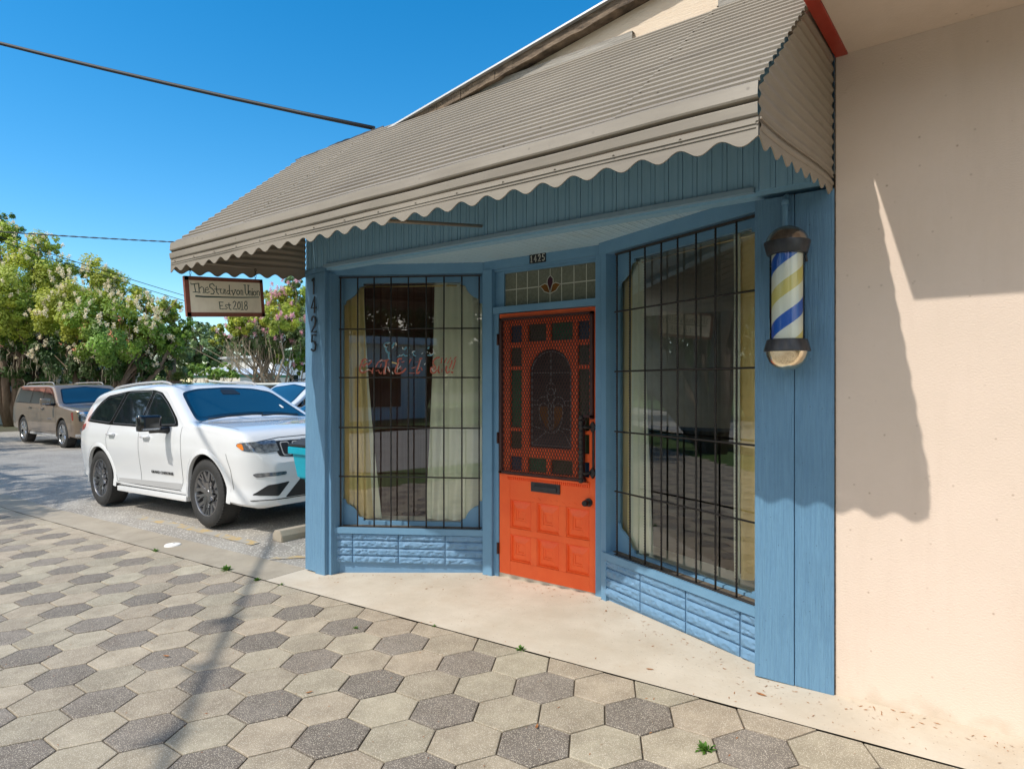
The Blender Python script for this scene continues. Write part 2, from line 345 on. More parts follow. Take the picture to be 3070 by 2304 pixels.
bm = NB(); box(bm, -90, 45, -3.1, -2.96, -.9, -.02); 
for v in bm.verts: v.co.z = v.co.z if v.co.z < -.5 else H(v.co.x, -3)+.02
for e in []: pass
struct('kerb', bm, 'concrete')
hgrid('far_verge', -90, 45, -40, -13.5, 40, 20, 'grass', .0)
# hexagonal pavers
S6 = .176; r3 = sqrt(3)/2
def clipy(poly, ymax, keep=1):
    out = []
    for i in range(len(poly)):
        a, b = poly[i], poly[(i+1) % len(poly)]
        ia, ib = keep*(ymax-a[1]) >= 0, keep*(ymax-b[1]) >= 0
        if ia: out.append(a)
        if ia != ib:
            t = (ymax-a[1])/(b[1]-a[1]); out.append((a[0]+(b[0]-a[0])*t, ymax))
    return out
YB = (8*r3+10.52)*S6
bm = NB(); cl = bm.loops.layers.float_color.new('tint')
rng = random.Random(3)
for a in range(-140, 21):
    for b in range(-80, 80):
        lx, ly = 1.5*a, r3*(2*b+a); X, Y = (lx-16.905)*S6, (ly+10.52)*S6
        if X < -38 or X > 3.2 or Y < -1.3 or Y > YB+.2: continue
        dark = (a-b) % 3 == 0
        g = .0034
        P = [(X+(S6-g)*cos(radians(60*k)), Y+(S6-g)*sin(radians(60*k))) for k in range(6)]
        P = clipy(P, YB-.0015)
        if len(P) < 3: continue
        cx = sum(p[0] for p in P)/len(P); cy = sum(p[1] for p in P)/len(P)
        h = rng.uniform(-.0015, .0015); tx, ty = rng.uniform(-.006, .006), rng.uniform(-.006, .006)
        near = X > -14
        top = [(cx+(p[0]-cx)*.965, cy+(p[1]-cy)*.965) for p in P]
        zf = lambda p, d: H(p[0], p[1])+h+tx*(p[0]-cx)+ty*(p[1]-cy)+d
        vt = [bm.verts.new((*p, zf(p, 0))) for p in top]
        vm = [bm.verts.new((cx+(p[0]-cx)*.993, cy+(p[1]-cy)*.993, zf(p, -.0022))) for p in P]
        vb = [bm.verts.new((*p, zf(p, -.014))) for p in P]
        n = len(P); fs = [bm.faces.new(vt)]
        for i in range(n):
            fs.append(bm.faces.new([vm[i], vm[(i+1) % n], vt[(i+1) % n], vt[i]]))
            fs.append(bm.faces.new([vb[i], vb[(i+1) % n], vm[(i+1) % n], vm[i]]))
        if dark: c = rng.uniform(.15, .235); cc = (c*1.07, c*.93, c*.80, 1)
        else: c = rng.uniform(.335, .43)*(1 if X > -5 or rng.random() > .2 else 1.06); w = rng.uniform(.95, 1.03); cc = (c*1.07, c*.93*w, c*.71*w, 1)
        for f in fs:
            for l in f.loops: l[cl] = cc
struct('sidewalk', bm, 'paver')
hgrid('sidewalk_bed', -38.2, 3.3, -1.3, YB, 60, 8, 'joint', -.0085)
# concrete strip along the wall and slab in the door recess
bo_ = NB(); bm = NB(); J = [-38]+[-36+3*i for i in range(9)]+[-7.55, -4.95, 3.4]; J = sorted(set(J))
for a, b in zip(J, J[1:]):
    if b < -4.9: tb2 = bo_; 
    else: tb2 = bm
    n = max(2, int((b-a)/.4)); grid(tb2, lin(a+.003, b-.003, n), [YB+.0015, 3.2, 3.34, 3.47], lambda x, y: (x, y, (H(x, min(y, 3.42)) if x < -4.9 else Hw(x, y))+.003))
grid(bm, lin(-4.95, -.66, 30), lin(3.47, 4.4, 12), lambda x, y: (x, y, Hw(x, y)+.003))
struct('concrete_strip', bm, 'concrete', smooth=True); struct('pavement_edge', bo_, 'concrete_old', smooth=True)
# worn yellow parking lines
def strip(name, p0, p1, w, mat, dz=.006, n=24):
    p0, p1 = Vector(p0), Vector(p1); d = (p1-p0).normalized(); q = Vector((-d.y, d.x)); bm = NB()
    grid(bm, lin(0, (p1-p0).length, n), [-w/2, 0, w/2], lambda s, t: (lambda p: (p.x, p.y, H(p.x, p.y)+dz+.012*noise.noise(Vector((p.x*.6, p.y*.6, 3)))))(p0+d*s+q*t))
    return struct(name, bm, mat)
strip('parking_line', (-9.0, 3.74), (-6.2, 3.74), .10, 'yellow_line')
strip('parking_line', (-5.55, 3.50), (-4.95, 4.1), .09, 'yellow_line')
strip('parking_line', (-6.0, 6.9), (-6.3, 12), .10, 'yellow_line')
# ---------------- shop building ----------------
A = Vector((-4.599, 3.5, 0)); dl = Vector((.845, .534, 0)).normalized(); nl = Vector((dl.y, -dl.x, 0))
B = Vector((-2.338, 4.111, 0)); dr = Vector((.918, -.396, 0)).normalized(); nr = Vector((dr.y, -dr.x, 0))
def WM(o, d, n): return Matrix(((d.x, n.x, 0, o.x), (d.y, n.y, 0, o.y), (d.z, n.z, 1, o.z), (0, 0, 0, 1)))
ML, MR = WM(A, dl, nl), WM(B, dr, nr)
_mb = mbox
def mbox(bm, mtx, x0, x1, y0, y1, z0, z1, mi=0, bev=0):
    t = bmesh.new(); box(t, x0, x1, y0, y1, z0, z1, mi, bev)
    if mtx.determinant() < 0: bmesh.ops.reverse_faces(t, faces=t.faces)
    t.transform(mtx); join(bm, t)
shop = thing('shop_building', 'blue painted corner shop with a recessed orange door between two barred angled windows', 'building', (-2.8, 3.45, 0))
def part(name, mat, bm, parent=None, **k): return obj(name, bm, mat, parent or shop, **k)
# corner post, right boards
bm = NB(); box(bm, -4.90, -4.7485, 3.425, 3.60, Hw(-4.8, 3.43)+.012, 2.512, bev=.004); box(bm, -4.744, -4.615, 3.414, 3.56, Hw(-4.7, 3.43)-.01, 2.512, bev=.005)
box(bm, -4.615, -4.575, 3.45, 3.57, -.1, 2.5); box(bm, -4.90, -4.62, 3.415, 3.5, 2.514, 2.552, bev=.003)
part('corner_post', 'blue_old', bm)
bm = NB(); box(bm, -1.066, -.8755, 3.425, 3.62, Hw(-1, 3.43)+.008, 2.505, bev=.004); box(bm, -.8715, -.694, 3.427, 3.60, Hw(-.8, 3.43)+.004, 2.505, bev=.004)
box(bm, -1.0, -.70, 3.44, 3.58, .0, 2.5); part('wall_boards', 'blue_old', bm)
bm = NB(); x = -4.9
while x < -.72:
    w = min(.082, -.714-x); box(bm, x+.0022, x+w-.0022, 3.43, 3.46, 2.556 if x > -4.62 else 2.556, 3.3, bev=0)
    box(bm, x+.050, x+.0555, 3.426, 3.431, 2.558, 3.3); x += w
box(bm, -4.9, -.714, 3.437, 3.52, 2.53, 3.3); part('fascia_boards', 'blue_fascia_lifted', bm)
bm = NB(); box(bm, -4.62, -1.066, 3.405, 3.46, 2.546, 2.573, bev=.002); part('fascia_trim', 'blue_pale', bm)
bm = NB(); x = -4.62
def backY(x):
    if x < -3.45: return 3.5+(x+4.599)*.632
    if x < -2.338: return 4.19
    return 4.111-(x+2.338)*.4316
while x < -1.07:
    w = .066; y1 = backY(x+w/2)+.04
    box(bm, x+.0018, x+w-.0018, 3.46, y1, 2.578, 2.60); box(bm, x+.038, x+.043, 3.46, y1, 2.575, 2.579); x += w
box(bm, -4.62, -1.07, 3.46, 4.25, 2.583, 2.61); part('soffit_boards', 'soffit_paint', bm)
# headers
bm = NB(); mbox(bm, ML, -.06, 1.40, -.12, .012, 2.49, 2.577, bev=.002); part('header', 'blue', bm)
bm = NB(); mbox(bm, MR, -.04, 1.42, -.12, .012, 2.49, 2.577, bev=.002); part('header', 'blue', bm)
bm = NB(); box(bm, -3.50, -2.35, 4.166, 4.30, 2.507, 2.577, bev=.002); part('header', 'blue', bm)
# door jambs
bm = NB(); z0 = .0
box(bm, -3.505, -3.407, 4.155, 4.30, z0-.03, 2.508, bev=.003); box(bm, -3.407, -3.358, 4.185, 4.30, z0, 2.2); mbox(bm, ML, 1.27, 1.335, -.13, -.0, .36, 2.5, bev=.002); mbox(bm, ML, 1.335, 1.41, -.10, .008, -.02, 2.492, bev=.002)
part('door_jamb', 'blue', bm)
bm = NB(); box(bm, -2.432, -2.345, 4.155, 4.30, z0+.02, 2.508, bev=.003); mbox(bm, MR, -.02, .035, -.10, .008, .02, 2.492, bev=.002); mbox(bm, MR, .0, .034, -.13, -.045, .37, 2.5, bev=.002)
part('door_jamb', 'blue', bm)
# block walls below the windows
def blocks(mtx, L, z0, z1, rows, joints, low, mat='blue_block'):
    bm = NB(); hz = (z1-z0)/rows; js = [0]+joints+[L]; s = -1
    def vert(u, v, z): return bm.verts.new(mtx @ Vector((u, v, z)))
    for ri in range(rows):
        for ci in range(len(js)-1):
            u0, u1 = js[ci]+.004, js[ci+1]-.004; a0, a1 = z0+ri*hz+.004, z0+(ri+1)*hz-.004
            nu = max(3, int((u1-u0)/.011)); nz = 8; sd = ri*7.3+ci*3.1+L*10
            V = []
            for i in range(nu+1):
                row = []
                for j in range(nz+1):
                    u = u0+(u1-u0)*i/nu; z = a0+(a1-a0)*j/nz
                    ed = min(i, nu-i, j, nz-j); e = 0 if ed == 0 else (.6 if ed == 1 else 1)
                    d = e*(.006+.014*abs(noise.noise(Vector((u*17, z*26, sd))))+.009*noise.noise(Vector((u*60, z*60, sd))))
                    row.append(vert(u, -.004+d, z))
                V.append(row)
            for i in range(nu):
                for j in range(nz): bm.faces.new([V[i][j], V[i][j+1], V[i+1][j+1], V[i+1][j]])
            # rim going in
            loop = [V[i][0] for i in range(nu+1)]+[V[nu][j] for j in range(1, nz+1)]+[V[i][nz] for i in range(nu-1, -1, -1)]+[V[0][j] for j in range(nz-1, 0, -1)]
            inv = [bm.verts.new(v.co - (mtx.to_3x3() @ Vector((0, .02, 0)))) for v in loop]
            n = len(loop)
            for i in range(n): bm.faces.new([loop[i], loop[(i+1) % n], inv[(i+1) % n], inv[i]])
    mbox(bm, mtx, 0, L, -.14, -.014, z0-.01, z1)
    mbox(bm, mtx, 0, L, -.13, -.022, low, z0-.004)
    return bm
part('block_wall', 'blue_block', blocks(ML, 1.352, .052, .312, 4, [.16, .555, .955], -.14), smooth=True, autos=35)
part('block_wall', 'blue_block', blocks(MR, 1.40, .060, .336, 4, [.39, .81, 1.228], .0), smooth=True, autos=35)
# windows: frame (part) with pane, corner brackets, grille, sill, lettering
def window(mtx, u0, u1, z0, z1, bu, bz, sillz, su1, nm):
    vg = -.105
    bm = NB()
    mbox(bm, mtx, u0-.10, u0, vg-.03, vg+.022, z0-.05, z1+.05); mbox(bm, mtx, u1, u1+.06, vg-.03, vg+.022, z0-.05, z1+.05)
    mbox(bm, mtx, u0+.0003, u1-.0003, vg-.03, vg+.020, z0-.05, z0); mbox(bm, mtx, u0+.0003, u1-.0003, vg-.03, vg+.020, z1, z1+.05)
    fr = part('window_frame', 'blue', bm)
    bm = NB(); q = [bm.verts.new(mtx @ Vector(p)) for p in ((u0, vg-.01, z0), (u1, vg-.01, z0), (u1, vg-.01, z1), (u0, vg-.01, z1))]; bm.faces.new(q); part('pane', 'window_glass', bm, fr)
    for cu, cz, sx, sz in ((u0, z0, 1, 1), (u1, z0, -1, 1), (u0, z1, 1, -1), (u1, z1, -1, -1)):
        P = [(0, 0), (.185, 0), (.183, .022), (.165, .028), (.150, .032)]+[( .148*cos(radians(a)), .148*sin(radians(a))) for a in (16, 28, 40, 50, 62, 74)]+[(.032, .150), (.028, .165), (.022, .183), (0, .185)]
        P = [(cu+sx*a, cz+sz*b) for a, b in P]
        if sx*sz < 0: P.reverse()
        o, d, n = mtx @ Vector((0, vg, 0)), mtx.to_3x3() @ Vector((1, 0, 0)), mtx.to_3x3() @ Vector((0, 1, 0))
        mm = Matrix(((d.x, 0, n.x, o.x), (d.y, 0, n.y, o.y), (0, 1, 0, o.z), (0, 0, 0, 1)))
        bm = NB(); prism(bm, P, mm, .018); bmesh.ops.recalc_face_normals(bm, faces=bm.faces); part('corner_bracket', 'blue', bm, fr)
    # rebar grille
    bm = NB(); W = lambda u, v, z: mtx @ Vector((u, v, z))
    vb = -.018; zb0, zb1 = sillz+.004, 2.478
    for u in bu:
        tube(bm, [W(u+.002*noise.noise(Vector((u*9, k, 0))), vb, zb0+(zb1-zb0)*k/8) for k in range(9)], .0062, 8)
        for k in range(int((zb1-zb0)/.018)):
            z = zb0+.01+k*.018; tube(bm, [W(u-.0055, vb+.0055, z), W(u, vb+.0085, z+.003), W(u+.0055, vb+.0055, z+.006)], .0016, 4, cap=False)
    for z in bz:
        tube(bm, [W(bu[0]-.01, vb+.012, z), W((bu[0]+bu[-1])/2, vb+.012, z+.002), W(bu[-1]+.012, vb+.012, z)], .0058, 8)
        for k in range(int((bu[-1]-bu[0])/.014)):
            u = bu[0]+k*.014; tube(bm, [W(u, vb+.017, z-.005), W(u+.003, vb+.019, z), W(u+.006, vb+.017, z+.005)], .0013, 4, cap=False)
    mbox(bm, mtx, bu[0]-.012, bu[-1]+.012, vb-.009, vb+.010, 2.468, 2.480)
    mbox(bm, mtx, bu[0]-.012, bu[-1]+.012, vb-.012, vb+.018, sillz-.001, sillz+.006)
    part('bar_grille', 'iron', bm, fr)
    bm = NB(); mbox(bm, mtx, -.0 if nm else -.0, su1, -.13, .022, sillz-.05, sillz, bev=.002); part('sill', 'blue', bm, fr)
    bm = NB(); mbox(bm, mtx, u0, u1, -.10, -.045, sillz-.002, sillz+.003); part('sill_dust', 'joint', bm, fr)
    return fr
BZ = [.785, 1.20, 1.623, 2.033]
wl = window(ML, .042, 1.256, .395, 2.435, [.05, .199, .342, .488, .638, .791, .941, 1.094, 1.24], BZ, .358, 1.345, 0)
wr = window(MR, .045, 1.42, .395, 2.435, [.13, .27, .424, .581, .728, .884, 1.037, 1.192, 1.332], [.822, 1.238, 1.655, 2.07], .378, 1.40, 1)
bm = NB(); mbox(bm, ML, 1.318, 1.35, -.09, .028, .318, .352); part('sill_end', 'iron', bm)
# transom
bm = NB(); box(bm, -3.405, -2.434, 4.166, 4.25, 2.143, 2.196, bev=.003); box(bm, -3.405, -2.434, 4.205, 4.25, 2.468, 2.509); box(bm, -3.405, -3.318, 4.205, 4.25, 2.196, 2.468); box(bm, -2.452, -2.434, 4.205, 4.25, 2.196, 2.468)
box(bm, -3.405, -2.434, 4.185, 4.206, 2.488, 2.509)
tf = part('transom_frame', 'blue', bm)
bm = NB(); box(bm, -3.318, -2.452, 4.222, 4.228, 2.196, 2.468); part('transom_glass', 'frost_glass', bm, tf)
MD = lambda y: Matrix(((1, 0, 0, 0), (0, 0, -1, y), (0, 1, 0, 0), (0, 0, 0, 1)))   # plane facing -Y: (x,z) -> world
bm = NB(); m_ = MD(4.222)
for x in (-3.202, -3.093, -2.984, -2.767, -2.656, -2.547): ribbon(bm, [(x, 2.205), (x, 2.462)], .006, m_)
ribbon(bm, [(-3.312, 2.333), (-2.969, 2.333)], .007, m_); ribbon(bm, [(-2.781, 2.336), (-2.455, 2.336)], .007, m_)
ribbon(bm, [(-2.873, 2.462), (-2.873, 2.410)], .005, m_); ribbon(bm, [(-2.875, 2.279), (-2.875, 2.205)], .005, m_)
ribbon(bm, [(-2.873, 2.412), (-2.9, 2.385), (-2.903, 2.355), (-2.89, 2.32), (-2.875, 2.279), (-2.86, 2.32), (-2.845, 2.355), (-2.846, 2.385), (-2.873, 2.412)], .005, m_)
for s in (-1, 1): ribbon(bm, [(-2.874+s*.022, 2.34), (-2.874+s*.05, 2.352), (-2.874+s*.097, 2.335), (-2.874+s*.075, 2.315), (-2.874+s*.055, 2.29), (-2.874+s*.005, 2.272)], .005, m_)
part('leading', 'lead', bm, tf)
bm = NB(); m2 = MD(4.2218)
prism(bm, [(-2.873, 2.412), (-2.9, 2.385), (-2.903, 2.355), (-2.89, 2.32), (-2.875, 2.279), (-2.86, 2.32), (-2.845, 2.355), (-2.846, 2.385)][::-1], m2, .001)
for s in (-1, 1):
    P = [(-2.874+s*.022, 2.34), (-2.874+s*.05, 2.352), (-2.874+s*.097, 2.335), (-2.874+s*.075, 2.315), (-2.874+s*.055, 2.29), (-2.874+s*.01, 2.278)]
    prism(bm, P if s < 0 else P[::-1], m2, .0008, mi=1)
bmesh.ops.recalc_face_normals(bm, faces=bm.faces); part('tulip_glass', ['glass_purple', 'glass_amber'], bm, tf)
# ---------------- door ----------------
bm = NB(); yf = 4.19
X0, X1, Zb, Zt = -3.352, -2.438, .035, 2.137
def ob(x0, x1, z0, z1, y0=None, y1=None, bev=.0015): box(bm, x0, x1, y0 or yf, y1 or yf+.03, z0, z1, bev=bev)
zslope = .042
ob(X0, -3.245, Zb, Zt); ob(-2.503, X1, Zb, Zt); ob(-3.244, -2.504, .64, .845, yf+.001); ob(-3.244, -2.504, .362, .41, yf+.001); ob(-3.244, -2.504, Zb, .143, yf+.001); ob(-3.244, -2.504, 2.04, Zt, yf+.001)
for xm0, xm1 in ((-3.036, -2.981), (-2.771, -2.71)):
    ob(xm0, xm1, .144, .361, yf+.0015); ob(xm0, xm1, .411, .639, yf+.0015)
box(bm, X0+.01, X1-.01, yf+.022, yf+.045, Zb, .87)
for px0, px1 in ((-3.244, -3.037), (-2.980, -2.772), (-2.709, -2.505)):
    for pz0, pz1 in ((.144, .361), (.411, .639)):
        # bevel moulding, raised pyramid, sunk centre
        cx, cz = (px0+px1)/2, (pz0+pz1)/2
        steps = [(1, .004), (.94, .012), (.90, .010), (.86, .021), (.44, .008), (.42, .013), (.30, .013), (.26, .019)]
        rings = []
        for k, y in steps:
            hx, hz = (px1-px0)/2*k, (pz1-pz0)/2*k
            rings.append([bm.verts.new((cx+sx*hx, yf+y, cz+sz*hz)) for sx, sz in ((-1, -1), (1, -1), (1, 1), (-1, 1))])
        for a, b in zip(rings, rings[1:]):
            for k in range(4): bm.faces.new([a[k], a[(k+1) % 4], b[(k+1) % 4], b[k]])
        bm.faces.new(rings[-1])
# dentil moulding
ob(-3.275, -2.50, .826, .842, yf-.018, yf+.005)
x = -3.27
while x < -2.505: ob(x, x+.010, .802, .826, yf-.009, yf+.003, 0); x += .019
for k in range(9): ribbon(bm, [(-3.02+k*.055, .672+.006*sin(k*2)), (-3.0+k*.055, .668+.008*sin(k*3+1))], .004, MD(yf+.0005), .003)
# upper lattice
def mun(x0, x1, z0, z1): ob(x0, x1, z0, z1, yf+.004, yf+.026, .002)
mun(-3.244, -2.504, .846, .877); mun(-3.13, -3.068, .878, 2.039); mun(-2.652, -2.607, .878, 2.039)
mun(-2.893, -2.85, 1.904, 2.039); mun(-2.893, -2.85, .878, .985)
for z0, z1 in ((1.860, 1.90), (1.680, 1.712), (1.193, 1.221), (.988, 1.05)):
    mun(-3.244, -3.131, z0, z1); mun(-2.606, -2.504, z0, z1)
mun(-3.067, -2.653, 1.862, 1.903); mun(-3.067, -2.653, .988, 1.072)
N = 20; cx, cz, rx, rz = -2.860, 1.655, .195, .185; prev = None
for i in range(N+1):
    a = pi*i/N; ax, az = cx+rx*cos(a), cz+rz*sin(a); ox = cx+.2065*max(-1, min(1, 1.45*cos(a))); oz = 1.8615 if abs(cos(a)) < .69 else cz+(1.8615-cz)*min(1, sin(a)/.72)
    cur = [bm.verts.new((ax, yf+.006, az)), bm.verts.new((ox, yf+.006, oz)), bm.verts.new((ax, yf+.03, az))]
    if prev:
        bm.faces.new([prev[0], cur[0], cur[1], prev[1]]); bm.faces.new([prev[0], prev[2], cur[2], cur[0]])
    prev = cur
ob(-3.067, -3.055, 1.072, 1.66, yf+.008, yf+.03, 0); ob(-2.665, -2.653, 1.072, 1.66, yf+.008, yf+.03, 0)
bmesh.ops.recalc_face_normals(bm, faces=bm.faces)
door = part('door', 'orange', bm)
bm = NB()
def gp(x0, x1, z0, z1, mi): box(bm, x0, x1, yf+.024, yf+.030, z0, z1, mi)
for x0, x1, mi in ((-3.244, -3.131, 2), (-3.068, -2.893, 1), (-2.85, -2.652, 0), (-2.607, -2.504, 2)): gp(x0, x1, 1.90, 2.04, mi)
for x0, x1, mi in ((-3.244, -3.131, 2), (-3.068, -2.893, 0), (-2.85, -2.652, 1), (-2.607, -2.504, 2)): gp(x0, x1, .877, .99, mi)
for x0, x1 in ((-3.244, -3.131), (-2.607, -2.504)):
    gp(x0, x1, 1.712, 1.86, 1); gp(x0, x1, 1.221, 1.68, 0 if x0 < -3 else 1); gp(x0, x1, 1.05, 1.193, 1)
gp(-3.068, -2.652, 1.05, 1.863, 3)
m3 = MD(yf+.0235)
prism(bm, [(-2.972, 1.385), (-2.955, 1.395), (-2.90, 1.395), (-2.885, 1.37), (-2.88, 1.25), (-2.875, 1.21), (-2.92, 1.25), (-2.96, 1.32)][::-1], m3, .001, 4)
prism(bm, [(-2.748, 1.385), (-2.765, 1.395), (-2.82, 1.395), (-2.835, 1.37), (-2.84, 1.25), (-2.845, 1.21), (-2.80, 1.25), (-2.76, 1.32)], m3, .001, 4)
bmesh.ops.recalc_face_normals(bm, faces=bm.faces)
part('stained_glass', ['glass_green', 'glass_olive', 'glass_blue', 'glass_dark', 'glass_amber'], bm, door)
bm = NB(); m4 = MD(yf+.022)
ribbon(bm, [(-3.04, 1.09), (-3.04, 1.66)]+[(cx+.18*cos(radians(a)), cz+.166*sin(radians(a))) for a in range(180, -1, -12)]+[(-2.68, 1.09), (-3.04, 1.09)], .006, m4)
for L in ([(-3.06, 1.655), (-2.66, 1.655)], [(-2.86, 1.83), (-2.86, 1.57)], [(-3.06, 1.44), (-2.975, 1.44)], [(-3.06, 1.405), (-2.965, 1.405)], [(-2.745, 1.44), (-2.66, 1.44)], [(-2.755, 1.405), (-2.66, 1.405)],
          arc(-2.86, 1.53, .045, .045, 0, 360, 16), arc(-2.86, 1.475, .035, .06, 0, 360, 16), arc(-2.93, 1.42, .055, .05, 20, 190, 8), arc(-2.79, 1.42, .055, .05, -10, 160, 8), arc(-2.93, 1.37, .042, .05, 0, 190, 8), arc(-2.79, 1.37, .042, .05, -10, 180, 8),
          arc(-2.88, 1.37, .09, .18, 180, 275, 10), arc(-2.84, 1.37, .09, .18, 0, -95, 10), [(-2.885, 1.42), (-2.885, 1.22)], [(-2.835, 1.42), (-2.835, 1.22)], [(-2.865, 1.42), (-2.87, 1.2)], [(-2.855, 1.42), (-2.85, 1.2)],
          [(-3.04, 1.1), (-2.9, 1.2), (-2.86, 1.185), (-2.80, 1.22), (-2.74, 1.20), (-2.68, 1.1)], [(-3.04, 1.24), (-2.95, 1.22)], [(-2.76, 1.23), (-2.68, 1.22)]):
    ribbon(bm, L, .005, m4)
part('leading', 'lead_dark', bm, door)
# expanded metal guard
bm = NB(); gx0, gx1, gz0, gz1 = -3.322, -2.472, .856, 2.092; ym = yf-.022; m5 = MD(ym)
def clip_seg(x, s):
    # line through (x,gz0) with slope dx/dz=s
    out = []
    za, zb_ = gz0, gz1
    def xx(z): return x+s*(z-gz0)
    lo, hi = gx0, gx1
    zs = sorted([(lo-x)/s+gz0, (hi-x)/s+gz0]); za = max(za, zs[0]); zb_ = min(zb_, zs[1])
    if zb_-za < .01: return
    # cut for step at right-bottom
    if s > 0 and xx(zb_) > -2.552 and zb_ < 1.33:
        zb_ = (-2.552-x)/s+gz0
    if zb_-za < .01: return
    if s < 0 and xx(za) > -2.552 and za < 1.33: za = min(1.33, max(za, (-2.552-x)/s+gz0))
    if zb_-za < .01: return
    ribbon(bm, [(xx(za), za), (xx(zb_), zb_)], .0049, m5, .003)
sl = .52
x = gx0-(gz1-gz0)*sl
while x < gx1: clip_seg(x, sl); x += .0255
x = gx0
while x < gx1+(gz1-gz0)*sl: clip_seg(x, -sl); x += .0255
for a, b in (((gx0, gz0), (gx0, gz1)), ((gx0, gz1), (gx1, gz1)), ((gx1, gz1), (gx1, 1.32)), ((gx1, 1.33), (-2.55, 1.33)), ((-2.55, 1.33), (-2.55, gz0)), ((-2.54, gz0), (gx0-.01, gz0))):
    p, q = Vector(a), Vector(b); lo = (min(a[0], b[0])-.011, min(a[1], b[1])-.009); hi = (max(a[0], b[0])+.011, max(a[1], b[1])+.009)
    box(bm, lo[0], hi[0], ym-.006, ym+.022, lo[1], hi[1])
part('mesh_guard', 'iron_red', bm, door)
bm = NB(); box(bm, -3.03, -2.76, yf-.010, yf+.004, .727, .802, bev=.003); box(bm, -3.005, -2.785, yf-.02, yf-.008, .742, .772, bev=.006)
for k in range(3): box(bm, -3.0, -2.79, yf-.014, yf-.009, .776+k*.006, .779+k*.006)
part('mail_slot', 'bp_ring', bm, door)
bm = NB(); lathe(bm, [(.001, 4.118), (.02, 4.12), (.024, 4.135), (.022, 4.15), (.012, 4.165), (.012, 4.175), (.031, 4.178), (.031, 4.19)], 20, axis='Y', o=(-2.506, 0, .696)); part('knob', 'black', bm, door, smooth=True, autos=40)
bm = NB()
tube(bm, [(-2.527, 4.11, z) for z in (.86, .88, 1.28, 1.30)], [.012, .015, .015, .012], 6)
z = .845
while z < 1.31:
    lathe(bm, [(.009, z), (.019, z+.005), (.021, z+.017), (.019, z+.029), (.009, z+.034)], 6, o=(-2.527, 4.11, 0)); z += .0355
for zc in (.916, 1.252):
    prism(bm, [(-2.467-.032, zc), (-2.467, zc-.042), (-2.467+.028, zc), (-2.467, zc+.042)], MD(4.19), .022); tube(bm, [(-2.527, 4.115, zc), (-2.50, 4.13, zc), (-2.475, 4.185, zc)], .011, 6)
box(bm, -2.474, -2.458, 4.180, 4.188, .945, 1.225)
part('door_handle', 'iron', bm, door)
for zc in (.23, 1.13, 1.93):
    bm = NB(); tube(bm, [(-3.362, 4.178, zc-.045), (-3.362, 4.178, zc+.045)], .009, 8); box(bm, -3.372, -3.352, 4.18, 4.1895, zc-.045, zc+.045); part('hinge', 'iron_red', bm, door)
bm = NB(); box(bm, -2.4365, -2.431, 4.165, 4.20, .614, .775, bev=.001); part('strike_plate', 'gold', bm)
bm = NB(); box(bm, -3.36, -2.43, 4.195, 4.34, -.02, .033); part('threshold', 'concrete', bm)
# ---------------- digits and strokes ----------------
G7 = {'1': [[(.25, .8), (.55, 1), (.55, 0)], [(.3, 0), (.8, 0)]], '4': [[(.65, 0), (.65, 1), (.05, .3), (.95, .3)]],
      '2': [[(.1, .75), (.2, .92), (.45, 1), (.75, .92), (.85, .7), (.7, .42), (.08, .02), (.92, .02)]],
      '5': [[(.85, 1), (.2, 1), (.13, .55), (.35, .62), (.65, .58), (.88, .35), (.75, .08), (.4, 0), (.08, .1)]],
      '0': [arc(.5, .5, .38, .5, 90, 450, 14)], '8': [arc(.5, .74, .3, .26, 90, 450, 12), arc(.5, .26, .38, .26, 90, 450, 12)]}
def glyph(bm, ch, x, y, w, h, sw, mtx, d, tab=G7, mi=0, shear=0):
    for s in tab[ch]: ribbon(bm, [(x+a*w+shear*b*h, y+b*h) for a, b in s], sw, mtx, d, mi)
# vertical 1425 on the corner post
for ch, z in zip('1425', (2.335, 2.175, 2.01, 1.85)):
    bm = NB(); G_ = dict(G7); G_['1'] = [[(.2, .86), (.5, 1), (.5, 0)]]
    glyph(bm, ch, -4.785, z, .075, .135, .015, MD(3.405), .008, G_); part('house_number', 'digit_black', bm)
# small 1425 plate above the transom
for i, ch in enumerate('1425'):
    x = -3.028+i*.0385; bm = NB(); box(bm, x, x+.0375, 4.160, 4.166, 2.508, 2.583, 0)
    t = bmesh.new(); glyph(t, ch, x+.006, 2.520, .025, .05, .0065, MD(4.160), .0025, mi=1); join(bm, t)
    part('number_tile', ['digit_black', 'digit_silver'], bm)
